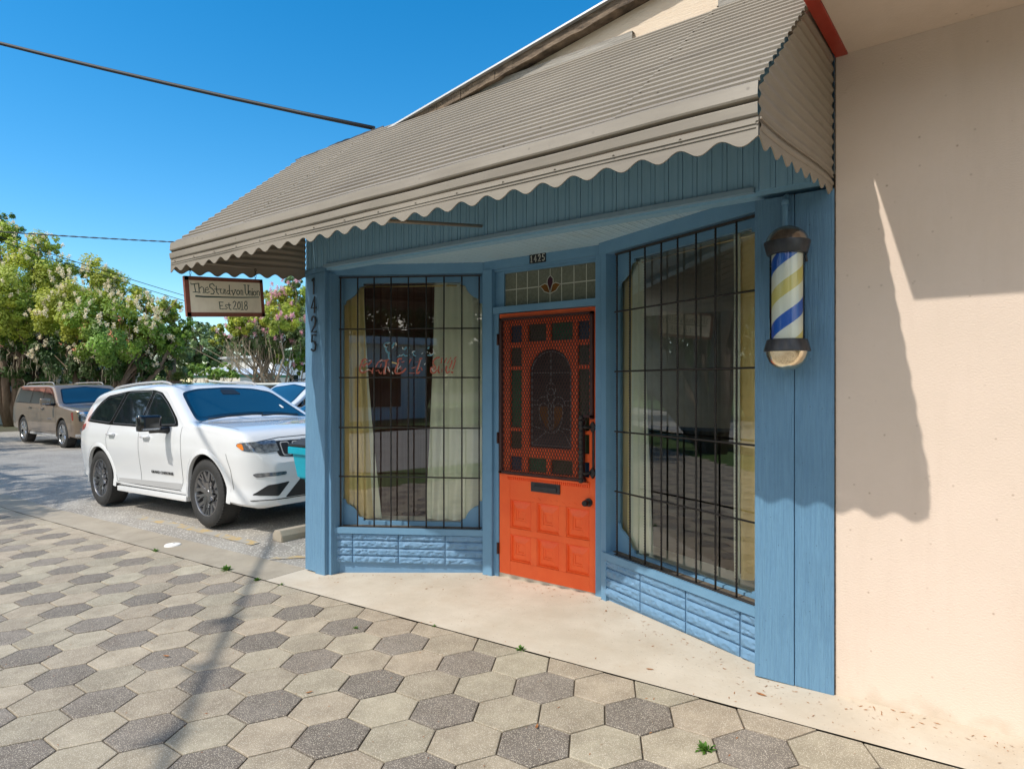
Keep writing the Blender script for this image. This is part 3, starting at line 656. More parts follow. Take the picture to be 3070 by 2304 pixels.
# painted lettering on the left pane
def plane_on(mtx, v):
    o, d, n = mtx @ Vector((0, v, 0)), mtx.to_3x3() @ Vector((1, 0, 0)), mtx.to_3x3() @ Vector((0, 1, 0))
    return Matrix(((d.x, 0, n.x, o.x), (d.y, 0, n.y, o.y), (0, 1, 0, o.z), (0, 0, 0, 1)))
mt = plane_on(ML, -.114)
def px2(x, y):   # survey of the lettering: crop pixel -> (u, z) on the pane
    return (.235+(x+52)*(.805/1852), 1.93-(y-250)*(.272/660))
def stroke(bm, pts, w, mi=0, d=.0008): ribbon(bm, [px2(*p) for p in pts], w, mt, d, mi)
bm = NB()
for s, w, mi in (([(445, 265), (400, 262), (350, 275), (325, 310), (330, 350), (365, 370), (400, 350)], .010, 0), ([(365, 390), (370, 430), (395, 465), (430, 475)], .016, 0), ([(430, 475), (418, 520), (425, 590), (440, 605)], .016, 0),
                 ([(530, 275), (500, 330), (480, 380)], .017, 0), ([(560, 270), (575, 295), (568, 320)], .007, 2), ([(440, 265), (415, 280), (395, 290)], .005, 1), ([(345, 325), (355, 355), (380, 360), (400, 345)], .007, 1),
                 ([(495, 375), (520, 355)], .008, 1), ([(600, 560), (650, 540), (690, 530), (720, 505)], .010, 0), ([(775, 365), (740, 405)], .017, 0), ([(835, 365), (815, 420), (812, 470), (830, 520)], .013, 0),
                 ([(720, 505), (755, 545), (800, 535)], .012, 0), ([(635, 525), (680, 535), (715, 505)], .005, 1), ([(700, 365), (712, 405)], .007, 1), ([(950, 445), (915, 475), (930, 530), (965, 545)], .009, 0), ([(905, 450), (895, 480)], .006, 1), ([(910, 450), (935, 440)], .005, 1),
                 ([(1225, 355), (1215, 390)], .015, 0), ([(1210, 530), (1270, 535), (1320, 505)], .012, 0), ([(1240, 480), (1265, 515), (1310, 500), (1330, 440), (1312, 405)], .006, 1), ([(1200, 455), (1195, 470)], .006, 1), ([(1080, 500), (1110, 488)], .005, 1), ([(1330, 465), (1365, 495)], .004, 1)):
    stroke(bm, s, w, mi)
for s in ([(670, 350), (610, 375), (550, 440), (530, 520), (560, 570)], [(1305, 290), (1255, 310), (1180, 400), (1145, 480), (1160, 520)], [(870, 400), (850, 500), (870, 560)], [(1175, 250), (1180, 330)]): stroke(bm, s, .0035, 3)
part('script_lettering', ['teal_paint', 'white_paint', 'sign_cream', 'black'], bm, wl)
bm = NB()
LT = [([(-130, 650), (-100, 615), (-40, 605), (-20, 630)], .011, 0), ([(-100, 620), (-150, 740), (-170, 820), (-150, 880), (-90, 890), (-20, 850)], .013, 0), ([(-20, 690), (-60, 720), (-110, 735)], .012, 0), ([(-70, 730), (-90, 780)], .008, 0), ([(-140, 840), (-110, 850)], .01, 1), ([(-60, 860), (-30, 845), (10, 810)], .006, 1),
      ([(65, 630), (70, 660), (30, 700), (0, 720)], .012, 0), ([(20, 640), (60, 632)], .006, 1), ([(110, 790), (90, 850), (85, 905), (105, 900)], .010, 0), ([(10, 830), (60, 840), (75, 860)], .009, 0), ([(0, 830), (40, 828)], .005, 1),
      ([(160, 770), (200, 680), (270, 625), (300, 640), (380, 640), (425, 610)], .010, 0), ([(270, 700), (255, 770)], .009, 0), ([(285, 622), (245, 655)], .008, 1), ([(375, 630), (365, 740), (325, 870), (330, 920), (355, 900)], .017, 0), ([(165, 850), (220, 835), (230, 890), (265, 915), (275, 880)], .009, 0), ([(345, 905), (365, 760)], .004, 1),
      ([(480, 675), (540, 685), (580, 700)], .012, 2), ([(405, 770), (420, 800), (440, 860)], .008, 1), ([(430, 750), (425, 700)], .005, 0), ([(470, 840), (490, 880), (510, 910)], .007, 1), ([(395, 820), (440, 880)], .008, 0),
      ([(680, 600), (620, 605), (605, 650), (620, 690), (575, 780), (545, 860), (570, 905), (640, 905), (720, 865), (765, 810)], .015, 0), ([(680, 670), (740, 655), (710, 680)], .008, 0), ([(625, 680), (600, 790), (590, 880)], .004, 1), ([(640, 790), (670, 760), (655, 830), (690, 800)], .007, 0), ([(615, 810), (660, 755)], .006, 1), ([(695, 665), (735, 650)], .004, 1),
      ([(870, 610), (840, 660), (820, 730), (825, 820)], .010, 0), ([(885, 800), (940, 785), (965, 765)], .008, 0), ([(930, 790), (955, 770)], .006, 1), ([(970, 670), (1020, 660)], .004, 0), ([(820, 885), (860, 900), (940, 900)], .006, 0),
      ([(1090, 595), (1055, 600), (1050, 660), (1020, 760), (985, 850), (990, 910), (1020, 905), (1040, 870)], .014, 0), ([(1070, 620), (1050, 700), (1020, 820)], .004, 1), ([(1075, 785), (1095, 840)], .010, 0), ([(1140, 725), (1160, 700), (1185, 675)], .008, 1),
      ([(1440, 575), (1380, 585), (1320, 640), (1310, 700), (1345, 750), (1370, 790), (1340, 830), (1320, 815)], .012, 0), ([(1320, 770), (1270, 790), (1265, 860), (1300, 905), (1350, 890), (1400, 830), (1420, 880), (1440, 890)], .013, 0), ([(1290, 800), (1300, 850), (1350, 860), (1330, 810)], .008, 1), ([(1430, 760), (1420, 860), (1440, 900)], .011, 0),
      ([(1490, 590), (1475, 690)], .009, 0), ([(1580, 590), (1540, 690)], .008, 0), ([(1490, 820), (1490, 880)], .006, 0), ([(1525, 850), (1530, 880)], .006, 1), ([(1670, 580), (1600, 700)], .008, 0), ([(1690, 640), (1680, 700), (1640, 800)], .012, 0), ([(1580, 760), (1570, 840), (1590, 900), (1640, 870)], .015, 0),
      ([(1770, 570), (1740, 600), (1755, 650), (1720, 780), (1700, 820)], .010, 0), ([(1680, 880), (1705, 890)], .015, 0)]
for s, w, mi in LT: stroke(bm, s, w, mi)
part('block_lettering', ['red_paint', 'white_paint', 'gold'], bm, wl)
# ---------------- shop shell, roof, interior ----------------
zr = lambda x: 3.47+.159*(x+3.86)
bm = NB(); Mxz = MD(3.465)
prism(bm, [(-4.9, 3.28), (-.694, 3.28), (-.694, zr(-.694)-.075), (-4.9, zr(-4.9)-.06)], Mxz, .025); part('gable_wall', 'plywood', bm)
bm = NB(); n = 60; xs = lin(-5.15, -.694, n)
for i in range(n-1):
    a, b = xs[i], xs[i+1]; th = lambda x: .072+.010*noise.noise(Vector((x*9, 0, 0)))+.006*noise.noise(Vector((x*40, 5, 0)))
    yy = 3.362+.006*noise.noise(Vector((a*14, 2, 0)))
    c = [bm.verts.new(p) for p in ((a, yy, zr(a)-th(a)), (b, yy, zr(b)-th(b)), (b, yy, zr(b)-.009), (a, yy, zr(a)-.009), (a, 3.47, zr(a)-th(a)+.01), (b, 3.47, zr(b)-th(b)+.01))]
    bm.faces.new([c[0], c[1], c[2], c[3]]); bm.faces.new([c[4], c[5], c[1], c[0]])
part('rake_board', 'dark_wood', bm)
bm = NB(); v = [bm.verts.new((x, y, zr(x)+dz)) for x in (-5.15, -.694) for y in (3.335, 9.4) for dz in (-.008, .004)]
for q in ((0, 1, 5, 4), (2, 6, 7, 3), (1, 3, 7, 5), (0, 4, 6, 2), (0, 2, 3, 1), (4, 5, 7, 6)): bm.faces.new([v[i] for i in q])
part('roof', 'metal_edge', bm)
bm = NB(); box(bm, -4.9, -4.86, 3.6, 7.2, -.2, 3.26); box(bm, -4.9, -4.86, 7.2, 9.0, -.2, 1.3); box(bm, -4.9, -4.86, 7.2, 9.0, 2.45, 3.26); box(bm, -4.9, -4.86, 9.0, 9.3, -.2, 3.26); box(bm, -4.9, -.69, 9.26, 9.3, -.2, 3.26); part('outer_wall', 'cream_wall', bm)  # side opening added out of view to let daylight into the room
for xa, xb in ((-3.37, -1.75), (-1.25, -.70)):
    bm = NB(); n = 24; xs = lin(xa, xb, n); f0 = lambda x: 3.545+.004*noise.noise(Vector((x*3, 1, 1))); f1 = lambda x: 3.592+.006*noise.noise(Vector((x*5, 9, 1)))
    for i in range(n-1):
        a, b = xs[i], xs[i+1]; c = [bm.verts.new(p) for p in ((a, 3.405, f0(a)), (b, 3.405, f0(b)), (b, 3.405, f1(b)), (a, 3.405, f1(a)), (a, 3.44, f1(a)), (b, 3.44, f1(b)))]
        bm.faces.new(c[:4]); bm.faces.new([c[3], c[2], c[5], c[4]])
        if i == 0: bm.faces.new([c[0], c[3], c[4], bm.verts.new((a, 3.44, f0(a)))])
    part('batten', 'grey_wood', bm)
# ragged black membrane at the top of the awning, left
bm = NB(); xs = lin(-5.05, -3.9, 30); v0 = [bm.verts.new((x, 3.42, 3.535)) for x in xs]; v1 = [bm.verts.new((x, 3.43+.01*noise.noise(Vector((x*7, 0, 0))), 3.55+.022*sm(-5.1, -4.2, x)+.012*noise.noise(Vector((x*12, 4, 0))))) for x in xs]; v2 = [bm.verts.new((x, 3.50, 3.50)) for x in xs]
for i in range(29): bm.faces.new([v0[i], v0[i+1], v1[i+1], v1[i]]); bm.faces.new([v1[i], v1[i+1], v2[i+1], v2[i]])
part('roof_membrane', 'membrane', bm)
# interior
bm = NB(); box(bm, -4.86, -4.83, 3.62, 7.2, 0, 2.62); box(bm, -4.86, -4.83, 7.2, 9.0, 0, 1.3); box(bm, -4.86, -4.83, 7.2, 9.0, 2.45, 2.62); box(bm, -4.86, -4.83, 9.0, 9.26, 0, 2.62); part('inner_side_wall', 'maroon_panel', bm)  # the added daylight opening continues through the inner wall
bm = NB(); box(bm, -4.83, -.74, 9.20, 9.25, 0, 2.62); box(bm, -.74, -.70, 3.65, 9.25, 0, 2.62); part('inner_wall', 'room_wall', bm)
bm = NB(); box(bm, -4.83, -.74, 4.4, 9.2, 2.605, 2.63); box(bm, -4.83, -.74, 3.50, 4.4, 2.612, 2.64); part('inner_ceiling', 'ceiling_in', bm)
bm = NB(); box(bm, -4.83, -.74, 4.45, 9.2, 0, .04); part('inner_floor', 'wood_floor', bm)
bm = NB(); mbox(bm, ML, .0, 1.35, -.42, -.14, .02, .375); part('window_shelf', 'ceiling_in', bm)
bm = NB(); mbox(bm, MR, .05, 1.42, -.42, -.14, .02, .375); part('window_shelf', 'ceiling_in', bm)
bm = NB(); box(bm, -3.9, -2.6, 7.2, 7.7, .04, 1.0, bev=.02); box(bm, -3.95, -2.55, 7.15, 7.75, 1.001, 1.04, bev=.01); part('inner_counter', 'room_dark', bm)
bm = NB(); box(bm, -1.8, -1.0, 8.6, 9.19, .04, 2.0, bev=.02); part('inner_cabinet', 'room_dark', bm)
# curtains
def curtain(mtx, T, Bt, zt, zb, amp, waves, mat, label, v0=-.17, seed=0, grp='curtains hanging inside the shop windows'):
    bm = NB(); nu, nz = 60, 24
    def f(i, j):
        s = i; t = j; k = t**1.5; u = (T[0]*(1-k)+Bt[0]*k)*(1-s)+(T[1]*(1-k)+Bt[1]*k)*s
        ph = 2*pi*waves*s+seed; v = v0+amp*(.6+.6*t)*sin(ph+.4*sin(3*t+seed))+.006*noise.noise(Vector((s*4, t*3, seed)))
        return mtx @ Vector((u, v, zt+(zb-zt)*t))
    grid(bm, lin(0, 1, nu), lin(0, 1, nz), f)
    t = thing('curtain', label, 'curtain', mtx @ Vector(((Bt[0]+Bt[1])/2, v0, zb)), 0, grp)
    obj('drape', bm, mat, t, smooth=True)
    bm = NB(); tube(bm, [mtx @ Vector((T[0]+(T[1]-T[0])*k/10, v0+amp*.5*sin(k), zt+.004)) for k in range(11)], .009, 6); obj('heading', bm, mat, t)
    return t
curtain(ML, (.03, .20), (.03, .29), 2.40, .40, .020, 2.6, 'gold_curtain', 'gold curtain at the left edge of the left barred window', seed=1)
curtain(ML, (.17, .20), (.26, .36), 2.405, .40, .004, 1, 'cream_curtain', 'narrow cream lining beside the gold curtain in the left barred window', v0=-.19, seed=2)
curtain(ML, (.83, 1.26), (.75, 1.26), 2.425, .40, .024, 3.6, 'cream_curtain', 'wide cream curtain on the door side of the left barred window', seed=3)
curtain(MR, (-.01, .13), (-.01, .12), 2.40, .42, .020, 2.2, 'gold_curtain', 'gold curtain at the door side of the right barred window', seed=4)
curtain(MR, (.12, .27), (.10, .36), 2.42, .40, .022, 2.6, 'cream_curtain', 'cream curtain next to the gold one on the door side of the right window', v0=-.155, seed=5)
curtain(MR, (1.045, 1.10), (1.05, 1.10), 2.44, .44, .006, 1.2, 'cream_curtain', 'thin cream lining at the barber pole side of the right barred window', v0=-.155, seed=6)
curtain(MR, (1.075, 1.40), (1.09, 1.40), 2.42, .44, .022, 2.6, 'gold_curtain', 'gold curtain at the barber pole side of the right barred window', v0=-.18, seed=7)
for mtx, a, b, l in ((ML, .06, 1.27, 'brass curtain rod across the top of the left barred window'), (MR, .14, 1.41, 'brass curtain rod across the top of the right barred window')):
    t = thing('curtain_rod', l, 'curtain rod', mtx @ Vector((a, -.17, 2.415)), 0, 'curtain rods'); bm = NB(); tube(bm, [mtx @ Vector((u, -.165, 2.415)) for u in (a, (a+b)/2, b)], .008, 8); obj('rod', bm, 'brass', t)
    bm = NB(); tube(bm, [mtx @ Vector((b-.35, -.165, 2.407)), mtx @ Vector((b-.35, -.165, 2.385))], .008, 8); obj('clip', bm, 'iron', t)
# conduit above the barber pole
bm = NB(); tube(bm, [(-.909, 3.398, 2.30), (-.909, 3.398, 2.47), (-.907, 3.404, 2.492), (-.905, 3.424, 2.500)], .0135, 10); tube(bm, [(-.909, 3.398, 2.452), (-.909, 3.398, 2.482)], .018, 10); part('conduit', 'blue', bm)
# ---------------- neighbouring stucco building ----------------
nb = thing('stucco_building', 'peach stucco building with a flat overhang right of the blue shop', 'building', (2, 3.44, 0))
bm = NB()
v = grid(bm, lin(-.688, 6.5, 30), lin(-.1, 3.14, 12), lambda x, z: (x, 3.44, max(z, Hw(x, 3.44)-.05) if z < 0 else z), flip=False)
box(bm, -.688, 6.5, 3.442, 9.0, -.1, 4.3); obj('wall', bm, 'stucco', nb)
bm = NB(); box(bm, -.635, 6.5, 2.56, 3.439, 3.135, 3.16); obj('soffit', bm, 'stucco', nb)
bm = NB(); box(bm, -.690, -.636, 2.50, 3.438, 3.128, 3.235, bev=.003); box(bm, -.69, 6.5, 2.50, 2.555, 3.128, 3.235, bev=.003); obj('fascia_beam', bm, 'red_beam', nb)
bm = NB(); box(bm, -.685, 6.5, 2.52, 3.44, 3.24, 3.9); obj('overhang', bm, 'stucco', nb)
bm = NB(); box(bm, -.6925, -.6885, 3.436, 3.5, .05, 3.13); obj('joint', bm, 'dark_wood', nb)
# ---------------- awning ----------------
aw = thing('awning', 'long taupe corrugated metal awning with a scalloped edge over the shop front', 'awning', (-2.8, 3.42, 2.5))
d_ = Vector((0, -1.10, -.94)); SL = d_.length; d_.normalize(); nn_ = Vector((0, d_.z, -d_.y)); nn_ = nn_ if nn_.z > 0 else -nn_
W0 = Vector((0, 3.42, 3.548))
def xl(y): return -4.93+.038*sm(2.9, 3.38, y)
prof = [(0, -.001), (.45, .0075), (.72, .009), (.78, .0075), (.83, -.003), (.97, -.003)]
npi = 22; pitch = SL/npi
def roofsheet(xa, xb, off, seg, mat='taupe'):
    bm = NB(); rows = []
    for k in range(npi):
        for s, h in prof: rows.append((k*pitch+s*pitch, h))
    rows.append((SL, 0.004))
    V = []
    for s, h in rows:
        p = W0+d_*s; r = []
        for i in range(seg+1):
            a = xa if xa is not None else xl(p.y); b = xb
            x = a+(b-a)*i/seg; q = p+nn_*(h+off+.002*noise.noise(Vector((x*.8, s*1.0, 0)))); r.append(bm.verts.new((x, q.y, q.z)))
        V.append(r)
    for a, b in zip(V, V[1:]):
        for i in range(seg): bm.faces.new([a[i], a[i+1], b[i+1], b[i]][::-1])
    return obj('roof_sheet', bm, mat, aw)
roofsheet(None, -3.95, .0, 24); roofsheet(-4.0, -1.20, .0035, 60); roofsheet(-1.27, -.705, .007, 14)
bm = NB()
for xs_ in (-1.245, -3.975):
    for k in range(0, npi, 2):
        p = W0+d_*(k*pitch+.4*pitch)+nn_*.019; lathe(bm, [(.006, 0), (.005, .003), (.001, .004)], 8, o=(xs_+.01*sin(k*7), p.y, p.z))
for k in range(16):
    lathe(bm, [(.006, 0), (.005, .003), (.001, .004)], 8, axis='Y', o=(-4.86+k*.277, 2.290, 2.462))
bmesh.ops.scale(bm, vec=(1, 1, 1), verts=bm.verts); obj('rivets', bm, 'taupe', aw)
# front face bands
fp = [(2.325, 2.612), (2.298, 2.606), (2.291, 2.600), (2.286, 2.552), (2.290, 2.545), (2.316, 2.541), (2.316, 2.534), (2.290, 2.529), (2.285, 2.524), (2.287, 2.490), (2.292, 2.484), (2.316, 2.481), (2.316, 2.470)]
bm = NB(); V = []
nx = 84
for y, z in fp:
    V.append([bm.verts.new((-4.93+4.228*i/nx, y+.003*noise.noise(Vector((i*.15, z*20, 0))), z+.003*noise.noise(Vector((i*.11, 7, 0)))+(.004*(i/nx)))) for i in range(nx+1)])
for a, b in zip(V, V[1:]):
    for i in range(nx): bm.faces.new([a[i], b[i], b[i+1], a[i+1]])
obj('front_rail', bm, 'taupe', aw, smooth=True, autos=25)
def scal(x): return 2.4025+.0165*cos(2*pi*(x+4.62)/.1545+pi)+.006*(x+4.93)/4.2
bm = NB(); n = 430; top = []; mid = []; bot = []; bk = []; tb = []
for i in range(n+1):
    x = -4.93+4.228*i/n; yy = 2.294+.004*noise.noise(Vector((x*1.5, 3, 3))); zz = scal(x)+.004*noise.noise(Vector((x*2, 0, 8)))
    top.append(bm.verts.new((x, yy+.002, 2.479+.004*i/n))); mid.append(bm.verts.new((x, yy, 2.44+.004*i/n))); bot.append(bm.verts.new((x, yy-.001, zz))); bk.append(bm.verts.new((x, yy+.004, zz-.001))); tb.append(bm.verts.new((x, yy+.006, 2.479)))
for i in range(n):
    for a, b in ((top, mid), (mid, bot), (bot, bk), (bk, tb)): bm.faces.new([a[i], b[i], b[i+1], a[i+1]])
for zz in (2.455, 2.441): tube(bm, [(-4.92, 2.2925, zz), (-2.8, 2.2915, zz+.002), (-.71, 2.2925, zz+.005)], .0022, 6)
obj('valance', bm, 'taupe', aw, smooth=True, autos=45)
# end panels
def endpanel(xf, sgn, mat):
    bm = NB(); P = .053; n = 6; zs = [2.44+i*P/n for i in range(int((3.545-2.44)/P*n)+1)]; V = []
    ys_of = lambda z: max(2.300, 3.42-(3.545-z)/(.94/1.10))
    for i, z in enumerate(zs):
        y0 = ys_of(z); amp = .010*(.5+.5*sin(2*pi*i/n))**1.4; r = []
        for j in range(13):
            y = y0+(3.425-y0)*j/12; dr_ = .075*sm(0, 1.12, y-2.3)*(1-(z-2.42)/1.15)
            zc = min(z+dr_, 3.545-(3.42-y)*(.94/1.10)+.004)
            r.append(bm.verts.new((xf(y)+sgn*amp, y, zc)))
        V.append(r)
    for a, b in zip(V, V[1:]):
        for j in range(12): bm.faces.new([a[j], a[j+1], b[j+1], b[j]] if sgn > 0 else [a[j], b[j], b[j+1], a[j+1]])
    m = 120; t_ = []; b_ = []; c_ = []; ph = .14
    for i in range(m+1):
        y = 2.298+1.127*i/m; dr_ = .075*sm(0, 1.12, y-2.3)
        t_.append(bm.verts.new((xf(y)+sgn*.002, y, 2.47+dr_))); b_.append(bm.verts.new((xf(y)+sgn*.004, y, 2.402+dr_+.0165*cos(2*pi*(y-2.3)/ph)))); c_.append(bm.verts.new((xf(y)-sgn*.001, y, 2.401+dr_+.0165*cos(2*pi*(y-2.3)/ph))))
    for i in range(m):
        q = [t_[i], t_[i+1], b_[i+1], b_[i]]; bm.faces.new(q if sgn > 0 else q[::-1]); bm.faces.new([b_[i], b_[i+1], c_[i+1], c_[i]])
    tube(bm, [(xf(y)+sgn*.007, y, 2.478+.075*sm(0, 1.12, y-2.3)) for y in lin(2.30, 3.42, 8)], .004, 6)
    bmesh.ops.recalc_face_normals(bm, faces=bm.faces)
    obj('end_panel', bm, mat, aw, smooth=True, autos=60)
endpanel(lambda y: -.703, 1, 'taupe_end'); endpanel(lambda y: xl(y), -1, 'taupe_end')
bm = NB()
for p in (((-4.915, 2.32, 2.478), (-4.95, 3.41, 2.545)), ((-4.91, 2.325, 2.485), (-.72, 2.325, 2.49)), ((-.72, 2.32, 2.485), (-.72, 3.41, 2.55)), ((-2.894, 3.42, 2.644), (-2.894, 2.33, 2.475))): tube(bm, p, .011, 8)
box(bm, -4.965, -4.925, 2.31, 3.42, 2.472, 2.492)
for v in bm.verts:
    if v.co.x < -4.92 and v.co.y > 3.4 and v.co.z < 2.5: v.co.z += .07
obj('support_rods', bm, 'taupe_end', aw)
# ---------------- hanging sign ----------------
tl = math.atan2(.052, .635)
Ms = Matrix.Translation((-4.925, 2.385, 2.372)) @ Matrix.Rotation(tl, 4, 'X')     # local: y along sign, z down from top
sg = thing('hanging_sign', 'small hand painted cream sign with a brown border hanging under the awning corner', 'sign', (-4.925, 2.70, 2.07))
Lg, Hg = .640, .300
bm = NB(); mbox(bm, Ms, -.012, .010, 0, Lg, -Hg, 0, bev=.002); obj('board', bm, 'sign_cream', sg)
bm = NB()
for a in ((0, Lg, -.028, .0015), (0, Lg, -Hg-.0015, -Hg+.030), (-.0015, .030, -Hg, 0), (Lg-.026, Lg+.0015, -Hg, 0)): mbox(bm, Ms, -.0145, .0125, a[0], a[1], a[2], a[3])
obj('border', bm, 'sign_brown', sg)
mtS = Ms @ Matrix(((0, 0, 1, .0102), (1, 0, 0, 0), (0, 1, 0, 0), (0, 0, 0, 1)))
def spx(x, y):   # crop survey -> board coords (a along, b up)
    t = y; l = 247+(300-247)*(y-325)/555; r = 1280+(1315-1280)*(y-395)/500
    s = (x-l)/(r-l); yt = 325+(395-325)*s; yb = 880+(895-880)*s
    s2 = s*.965+.035*s*s
    return (s2*Lg, -(y-yt)/(yb-yt)*Hg)
TH = [([(330, 425), (340, 440), (430, 430), (428, 455)], 1), ([(375, 440), (395, 545)], 1.2), ([(362, 547), (420, 547)], 1), ([(432, 430), (440, 550)], 1.2), ([(425, 555), (455, 552)], .9), ([(440, 500), (470, 475), (492, 490), (500, 552)], 1), ([(485, 556), (520, 556)], .9),
      ([(512, 525), (560, 515), (545, 482), (515, 500), (515, 540), (540, 562), (570, 548)], 1), ([(632, 465), (610, 435), (575, 445), (572, 480), (610, 510), (635, 545), (620, 577), (590, 575)], 1.3), ([(655, 470), (668, 560), (690, 580)], 1.2), ([(635, 512), (690, 515)], 1),
      ([(708, 512), (720, 570), (750, 575), (765, 520)], 1), ([(700, 512), (730, 514)], .9), ([(750, 516), (778, 516), (770, 575), (785, 580)], 1), ([(830, 540), (805, 535), (795, 570), (815, 585), (835, 560)], 1), ([(828, 460), (835, 585), (850, 588)], 1.2),
      ([(862, 535), (885, 590)], 1), ([(915, 525), (880, 600)], 1.1), ([(850, 535), (880, 535)], .9), ([(900, 525), (920, 525)], .9), (arc(948, 562, 20, 30, 0, 360, 12), 1.2), ([(985, 530), (988, 595)], 1), ([(985, 545), (1000, 530), (1010, 545), (1012, 600)], 1),
      ([(1040, 470), (1045, 570), (1065, 600), (1085, 580), (1085, 470)], 1.2), ([(1022, 462), (1050, 464)], .9), ([(1072, 466), (1100, 468)], .9), ([(1095, 545), (1098, 605)], 1), ([(1095, 560), (1110, 545), (1122, 555), (1124, 606)], 1), ([(1140, 545), (1142, 608)], 1.1), ([(1140, 515), (1140, 522)], 1.2),
      (arc(1172, 578, 19, 28, 0, 360, 12), 1.2), ([(1205, 545), (1208, 605)], 1), ([(1208, 560), (1225, 545), (1238, 560), (1240, 608)], 1),
      ([(700, 690), (712, 785), (755, 785)], 1.2), ([(695, 688), (750, 692)], 1), ([(708, 738), (742, 738)], 1), ([(805, 728), (780, 728), (785, 752), (808, 765), (795, 788), (768, 782)], 1), ([(825, 705), (832, 780), (855, 795)], 1.2), ([(810, 730), (850, 732)], 1),
      ([(880, 700), (900, 680), (920, 700), (905, 745), (880, 788), (935, 790)], 1.2), (arc(960, 740, 18, 50, 0, 360, 14), 1.2), ([(985, 690), (1000, 685), (1003, 795)], 1.1), ([(985, 798), (1025, 798)], .9), (arc(1052, 712, 16, 28, 0, 360, 12), 1.1), (arc(1055, 770, 20, 29, 0, 360, 12), 1.1)]
bm = NB()
for s, w in TH: ribbon(bm, [spx(*p) for p in s], .0053*w, mtS, .0012)
ribbon(bm, [spx(*p) for p in ((398, 602), (500, 612), (800, 625), (1000, 632), (1230, 632))], [.012, .011, .009, .008, .006], mtS, .0012)
obj('lettering', bm, 'sign_green', sg)
mtB = Ms @ Matrix(((0, 0, -1, -.0122), (-1, 0, 0, Lg), (0, 1, 0, 0), (0, 0, 0, 1))); bm = NB()
for s, w in TH: ribbon(bm, [spx(*p) for p in s], .0048*w, mtB, .0012)
ribbon(bm, [spx(*p) for p in ((398, 602), (800, 625), (1230, 632))], .009, mtB, .0012)
obj('lettering', bm, 'sign_green', sg)
for a in (.05, .585):
    bm = NB(); p = Ms @ Vector((0, a, -.008))
    for k in range(4):
        zc = p.z+.012+k*.024; t = bmesh.new(); pts = [(cos(t2)*.007, 0, sin(t2)*.013) for t2 in lin(0, 2*pi, 11)]; tube(t, pts, .002, 5, cap=False)
        t.transform(Matrix.Translation((p.x, p.y, zc)) @ Matrix.Rotation(pi/2*(k % 2), 4, 'Z')); join(bm, t)
    obj('hook', bm, 'iron', sg)
# ---------------- barber pole ----------------
bp = thing('barber_pole', 'barber pole with blue, white and yellow stripes on the blue boards beside the right window', 'barber pole', (-.877, 3.31, 1.63)); PO = (-.877, 3.31, 0)
bm = NB(); lathe(bm, [(.001, 2.326), (.03, 2.323), (.055, 2.312), (.078, 2.293), (.092, 2.27), (.0985, 2.249)], 40, o=PO); obj('top_dome', bm, 'bp_dome', bp, smooth=True)
bm = NB(); lathe(bm, [(.0985, 2.250), (.105, 2.249), (.106, 2.243), (.092, 2.190), (.080, 2.187), (.070, 2.187)], 40, o=PO); obj('top_ring', bm, 'bp_ring', bp, smooth=True, autos=30)
bm = NB(); lathe(bm, [(.070, 1.783), (.083, 1.783), (.092, 1.779), (.106, 1.730), (.106, 1.724), (.098, 1.722)], 40, o=PO); obj('bottom_ring', bm, 'bp_ring', bp, smooth=True, autos=30)
bm = NB(); lathe(bm, [(.0975, 1.724), (.092, 1.70), (.080, 1.672), (.058, 1.648), (.030, 1.636), (.001, 1.633)], 40, o=PO); obj('bottom_dome', bm, 'bp_dome_low', bp, smooth=True)
bm = NB(); nth = 96; zlo, zhi = 1.782, 2.19; bands = [(0, .072, 1), (.072, .155, 0), (.155, .227, 2), (.227, .31, 0)]
zc0 = 2.097-.036
for th in range(nth):
    t0, t1 = 2*pi*th/nth, 2*pi*(th+1)/nth
    for turn in range(-4, 5):
        for s0, s1, mi in bands:
            ns = 4
            for q in range(ns):
                a0, a1 = s0+(s1-s0)*q/ns, s0+(s1-s0)*(q+1)/ns
                zz = [zc0+a+.31*(t-pi)/(2*pi)+turn*.31 for a, t in ((a0, t0), (a0, t1), (a1, t1), (a1, t0))]
                if max(zz) < zlo or min(zz) > zhi: continue
                cl_ = [min(zhi, max(zlo, z)) for z in zz]
                if max(cl_)-min(cl_) < 1e-5: continue
                f = bm.faces.new([bm.verts.new((PO[0]+.070*cos(t), PO[1]+.070*sin(t), z)) for t, z in zip((t0, t1, t1, t0), cl_)]); f.material_index = mi; f.smooth = True
bmesh.ops.remove_doubles(bm, verts=bm.verts, dist=.00002)
obj('striped_drum', bm, ['bp_white', 'bp_blue', 'bp_yellow'], bp)
bm = NB(); lathe(bm, [(.080, 1.783), (.080, 2.19)], 48, o=PO); bmesh.ops.recalc_face_normals(bm, faces=bm.faces); obj('glass_tube', bm, 'tube_glass', bp, smooth=True)
bm = NB(); box(bm, -.90, -.854, 3.37, 3.424, 2.16, 2.22); box(bm, -.90, -.854, 3.37, 3.424, 1.74, 1.79); tube(bm, [(-.80, 3.33, 2.19), (-.795, 3.335, 2.15)], .007, 6); obj('bracket', bm, 'bp_ring', bp)
